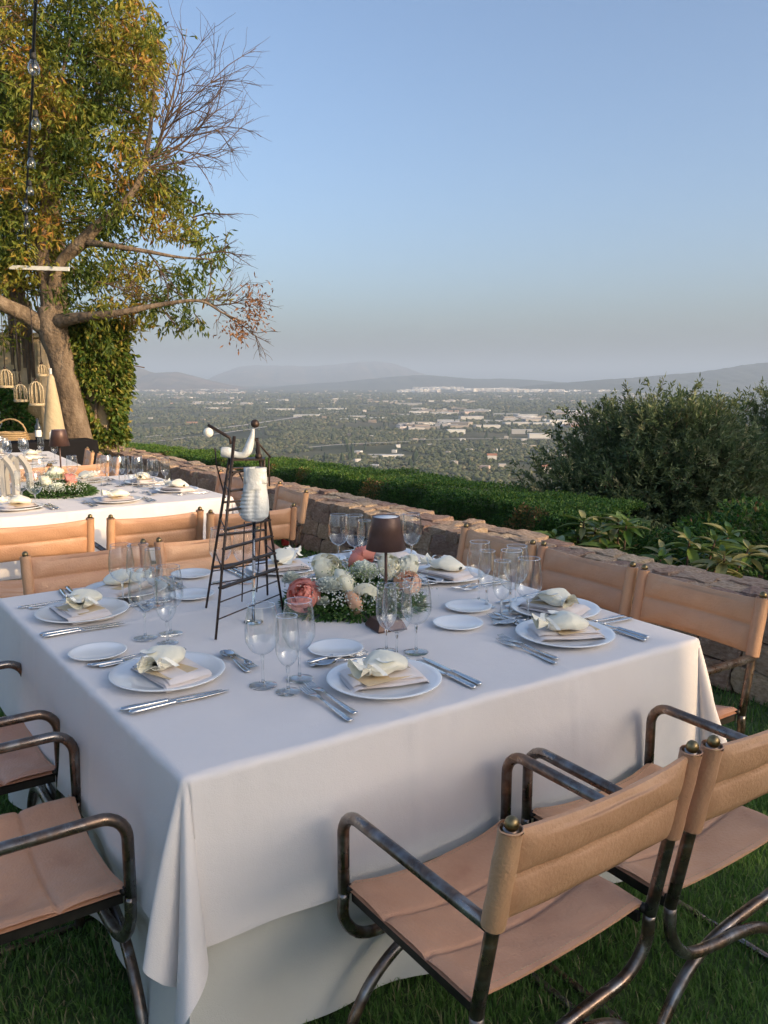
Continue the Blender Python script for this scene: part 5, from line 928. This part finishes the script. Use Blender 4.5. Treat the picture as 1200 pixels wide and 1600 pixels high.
def lawn_end():
    b = at(50, 705, 14.7); mb = MB(); mb.box((0, 0, 1.15), (.75, .6, 2.3), bev=.03); mb.box((0, 0, 2.34), (.85, .7, .09), bev=.015); tag(mb.build('stone_pier', M['pillar'], None, False, (b.x, b.y, 0)), 'sunlit ochre stone pier behind the hanging bird cages', 'pier')
    for i, (u, v0, v1) in enumerate(((18, 430, 570), (28, 440, 580), (37, 450, 575), (44, 455, 600), (50, 470, 590))):
        p, q = at(u, v0, 12.9), at(u + 2, v1, 12.9); mb = MB(); mb.tube([(0, 0, p.z - q.z), (.01, 0, .3), (0, 0, 0)], [.03, .034, .022], 6); tag(mb.build('hanging_vine', M['bark'], None, True, q), ['dark vine hanging over the leftover basket', 'second dark vine hanging above slim cage', 'thick vine hanging before the pier edge', 'longest dark vine hanging in front of pier', 'last dark vine hanging close to the trunk'][i], 'vine')
    p = at(86, 690, 12.0); mb = MB(); mb.lathe([(.165, .62), (.17, .7), (.10, 1.25), (.045, 1.62), (0, 1.70)], 14); u = thing('closed_parasol', 'closed cream parasol standing behind the tree trunk', 'parasol', (p.x, p.y, 0)); mb.build('canopy', M['cream_cloth'], u); mb = MB(); mb.tube([(0, 0, 0), (0, 0, 1.75)], .018, 8); mb.lathe([(0, 0), (.2, 0), (.2, .05), (0, .06)], 14); mb.build('pole', M['white_wood'], u)
    p = at(80, 712, 11.3); t = thing('side_table', 'black cloth covered service table by the tree trunk', 'table', (p.x, p.y, 0), TA); mb = MB(); mb.box((0, 0, .72), (1.1, .6, .04)); mb.build('tabletop', M['pine'], t, False)
    def f(a, b):
        q = a * 4; k = int(q) % 4; w = q - int(q); cx, cy = [(-1, -1), (1, -1), (1, 1), (-1, 1)][k]; nx, ny = [(1, -1), (1, 1), (-1, 1), (-1, -1)][k]; fl = 1 + .06 * (1 - b) * (1 + .6 * math.sin(q * 9)); return ((cx + (nx - cx) * w) * .56 * fl, (cy + (ny - cy) * w) * .31 * fl, .03 + .725 * b)
    mb = MB(); mb.grid(f, 64, 8); mb.box((0, 0, .757), (1.12, .62, .006)); mb.build('cloth_cover', M['black_cloth'], t)
    q = at(88, 681, 11.3); mb = MB(); mb.box((0, 0, .06), (.16, .10, .12), bev=.01); mb.box((0, 0, .13), (.12, .08, .02)); tag(mb.build('card_box', M['card'], None, False, (q.x, q.y, .762)), 'small white box on the black service table', 'box')
    q = at(60, 678, 11.2); o = thing('drinks_bottle', 'dark bottle standing on the black service table', 'bottle', (q.x, q.y, .762)); mb = MB(); mb.lathe([(0, 0), (.04, 0), (.04, .2), (.015, .25), (.015, .31), (0, .31)], 12); mb.build('body', M['dark_glass'], o); mb = MB(); mb.lathe([(.041, .06), (.041, .15)], 12); mb.build('paper_label', M['card'], o)
    p = at(55, 700, 12.3); b = thing('wooden_crate', 'open pale wooden crate standing before the pier', 'crate', (p.x, p.y, .55), .4)
    for z in (.06, .19):
        for ax in range(2):
            for s in (-1, 1):
                mb = MB(); mb.box((0, s * .15, z) if ax == 0 else (s * .28, 0, z), (.6, .02, .11) if ax == 0 else (.02, .28, .11)); mb.build('plank', M['pine'], b, False)
    mb = MB(); mb.box((0, 0, .006), (.54, .28, .012)); mb.build('bottom', M['pine'], b, False)
    s = thing('stand_table', 'rustic low stand carrying the crate and basket', 'stand', (p.x - .3, p.y + .02, 0), .15); mb = MB(); mb.box((0, 0, .525), (1.4, .5, .045), bev=.008); mb.build('tabletop', M['grey_wood'], s, False)
    for sx in (-1, 1):
        for sy in (-1, 1): mb = MB(); mb.box((sx * .62, sy * .18, .25), (.06, .06, .5)); mb.build('leg', M['grey_wood'], s, False)
    p = at(18, 690, 12.0); mb = MB()
    for k in range(9): z = k * .032; rr = .15 + .06 * math.sin(z * 9 + .3); mb.tube([(rr * 1.2 * math.cos(a * PI / 12), rr * math.sin(a * PI / 12), z + .004 * (a % 2)) for a in range(25)], .017, 5, False)
    mb.lathe([(0, .0), (.15, .0)], 14); o = thing('wicker_basket', 'round wicker basket standing under the bird cages', 'basket', (p.x, p.y, .563)); mb.build('weave', M['wicker'], o); mb = MB(); mb.tube([(.22 * math.cos(a * PI / 10), 0, .26 + .2 * math.sin(a * PI / 10)) for a in range(11)], .014, 6); mb.build('handle', M['wicker'], o)
    bush('green_bush', 'bright green bush at the edge beyond the wicker basket', (*at(-6, 640, 14.0)[:2], .95), (.55, .5, .5), 4500, M['leaf_hedge'], .10, .05, 12, 0)
    p, q = at(15, 417, 12.1), at(108, 421, 12.0); d = q - p; mb = MB(); mb.box(Vector((0, 0, 0)), (d.length, .03, .055), Matrix.Rotation(math.atan2(d.y, d.x), 3, 'Z') @ Matrix.Rotation(.045, 3, 'Y')); tag(mb.build('white_batten', M['white_wood'], None, False, (p + q) / 2), 'white wooden batten fixed across the tree fork', 'board')
    ls = thing('festoon_lights', 'black festoon cable with clear unlit bulbs running up into the tree', 'string lights', at(56, 0, 5.0)); O = at(56, 0, 5.0)
    path = [(60, -60, 4.7), (56, 0, 5.2), (52, 80, 6.0), (51, 130, 6.8), (47, 200, 8.0), (44, 260, 9.2), (41, 320, 10.6), (40, 380, 12.0), (48, 425, 12.3)]; P = [at(*p) - O for p in path]; mb = MB(); mb.tube(spline(P, 6), .010, 6); mb.build('cable', M['rubber'], ls)
    for u, v, Y in ((51, 78, 6.0), (55, 172, 7.4), (48, 236, 8.6), (46, 282, 9.6), (40, 310, 10.4), (41, 336, 11)):
        c = at(u, v, Y) - O; mb = MB(); mb.lathe([(0, .0), (.02, 0), (.023, -.05), (.018, -.06), (0, -.06)], 10, c); b = mb.build('socket', M['rubber'], ls); mb = MB(); mb.lathe([(.017, -.06), (.03, -.085), (.041, -.115), (.034, -.15), (0, -.168)], 12, c); mb.build('bulb', M['thin_glass'], b)
lawn_end()
# ---------------------------------------------------------------- unseen building, added to shade the lawn and shaped to let sun beams through
def shade_building():
    s = Vector((math.sin(SUN_AZ), math.cos(SUN_AZ), 0)); q = Vector((-s.y, s.x, 0)); rot = math.atan2(q.y, q.x); RM = Matrix.Rotation(rot, 3, 'Z')
    A0, H = 13.0, 4.75
    def wing(l0, l1, lab, nwin, H=H):
        c = s * (A0 + 4) + q * ((l0 + l1) / 2); t = thing('shade_wing', lab, 'house', c, rot); L = l1 - l0
        mb = MB(); mb.box((0, 0, H / 2 - .2), (L, 8, H - .4)); mb.build('wall', M['shade_building_wall'], t, False); mb = MB(); mb.box((0, 0, H - .2), (L, 8.0, .4), bev=.0); mb.build('roof', M['roof'], t, False)
        for i in range(nwin):
            x = -L / 2 + L * (i + .5) / nwin
            for y in (4.0,):
                w = MB(); w.box((x, y + .02, 1.9), (min(1.3, L * .7), .10, 1.7)); w2 = w.build('window', M['white_wood'], t, False); w = MB(); w.box((x, y + .06, 1.9), (min(1.1, L * .55), .06, 1.5)); w.build('pane', M['dark_glass'], w2, False)
    wing(-9, 2.72, 'long unseen wing added to shade the dining lawn', 5); wing(3.12, 5.2, 'short unseen shade block added between sun gap and low link', 1); wing(6.0, 17, 'second unseen shade wing added beyond the low link', 6); wing(5.22, 5.98, 'low added link letting sun pass between two shade blocks', 1, 3.5)  # gap and low link shaped to pass sun onto cloth corner and shrubs
    c = s * (A0 + .4) + q * 2.92; mb = MB(); mb.box((0, 0, H - .32), (.40, .4, .5)); tag(mb.build('sun_gap_beam', M['shade_building_wall'], None, False, c), 'unseen beam added to trim the sun gap between the shade wings', 'beam').rotation_euler = (0, 0, rot)  # added beam limits how high the sun reaches through the gap
shade_building()
# ---------------------------------------------------------------- grass blades
def grass():
    def patch(n, x0, x1, y0, y1, h, w):
        x, y = rng.uniform(x0, x1, n), rng.uniform(y0, y1, n); keep = ((x - W0.x) * WN.x + (y - W0.y) * WN.y < -.01)
        x, y = x[keep], y[keep]; n = len(x); cl = .5 + .5 * np.sin(x * 9 + 2 * np.sin(y * 7)) * np.sin(y * 11 + x * 4); H = rng.uniform(.55, 1.15, n) * h * (.75 + .4 * cl); a = rng.uniform(0, 2 * PI, n); ln = rng.uniform(.15, .9, n) * H
        b = np.stack([x, y, np.full(n, -.002)], -1); sd = np.stack([-np.sin(a), np.cos(a), np.zeros(n)], -1) * (w * rng.uniform(.7, 1.3, n))[:, None] / 2; ld = np.stack([np.cos(a), np.sin(a), np.zeros(n)], -1) * ln[:, None]; zz = np.array([0, 0, 1.0])
        m = b + ld * .35 + zz * (H * .6)[:, None]; tp = b + ld + zz * (H * .92)[:, None]
        v = np.stack([b - sd, b + sd, m + sd * .8, m - sd * .8, tp], 1).reshape(-1, 3); o = (np.arange(n) * 5)[:, None, None]; f = (np.array([(0, 1, 2), (0, 2, 3), (3, 2, 4)])[None] + o).reshape(-1, 3)
        pt = np.sin(x * 3.1 + 1) * np.sin(y * 2.7 + x) > .45; r = np.clip(rng.uniform(0, .8, n) + .15 * cl + (rng.uniform(0, 1, n) < np.where(pt, .16, .04)) * .5, 0, 1); return v, f, np.repeat(r, 5)
    V, F, Q, o = [], [], [], 0
    for args in ((80000, -1.7, 2.0, 1.05, 3.0, .046, .0042), (52000, -2.0, 3.2, 2.6, 6.2, .048, .006), (50000, -6.5, 1.8, 5.5, 12.5, .06, .012), (40000, -5.5, -1.7, .8, 6.0, .05, .007)):
        v, f, q = patch(*args); V.append(v); F.append(f + o); Q.append(q); o += len(v)
    tag(obj('grass', arr_mesh('grass', np.concatenate(V), np.concatenate(F), M['grass'], False, np.concatenate(Q))), kind='stuff')
grass()
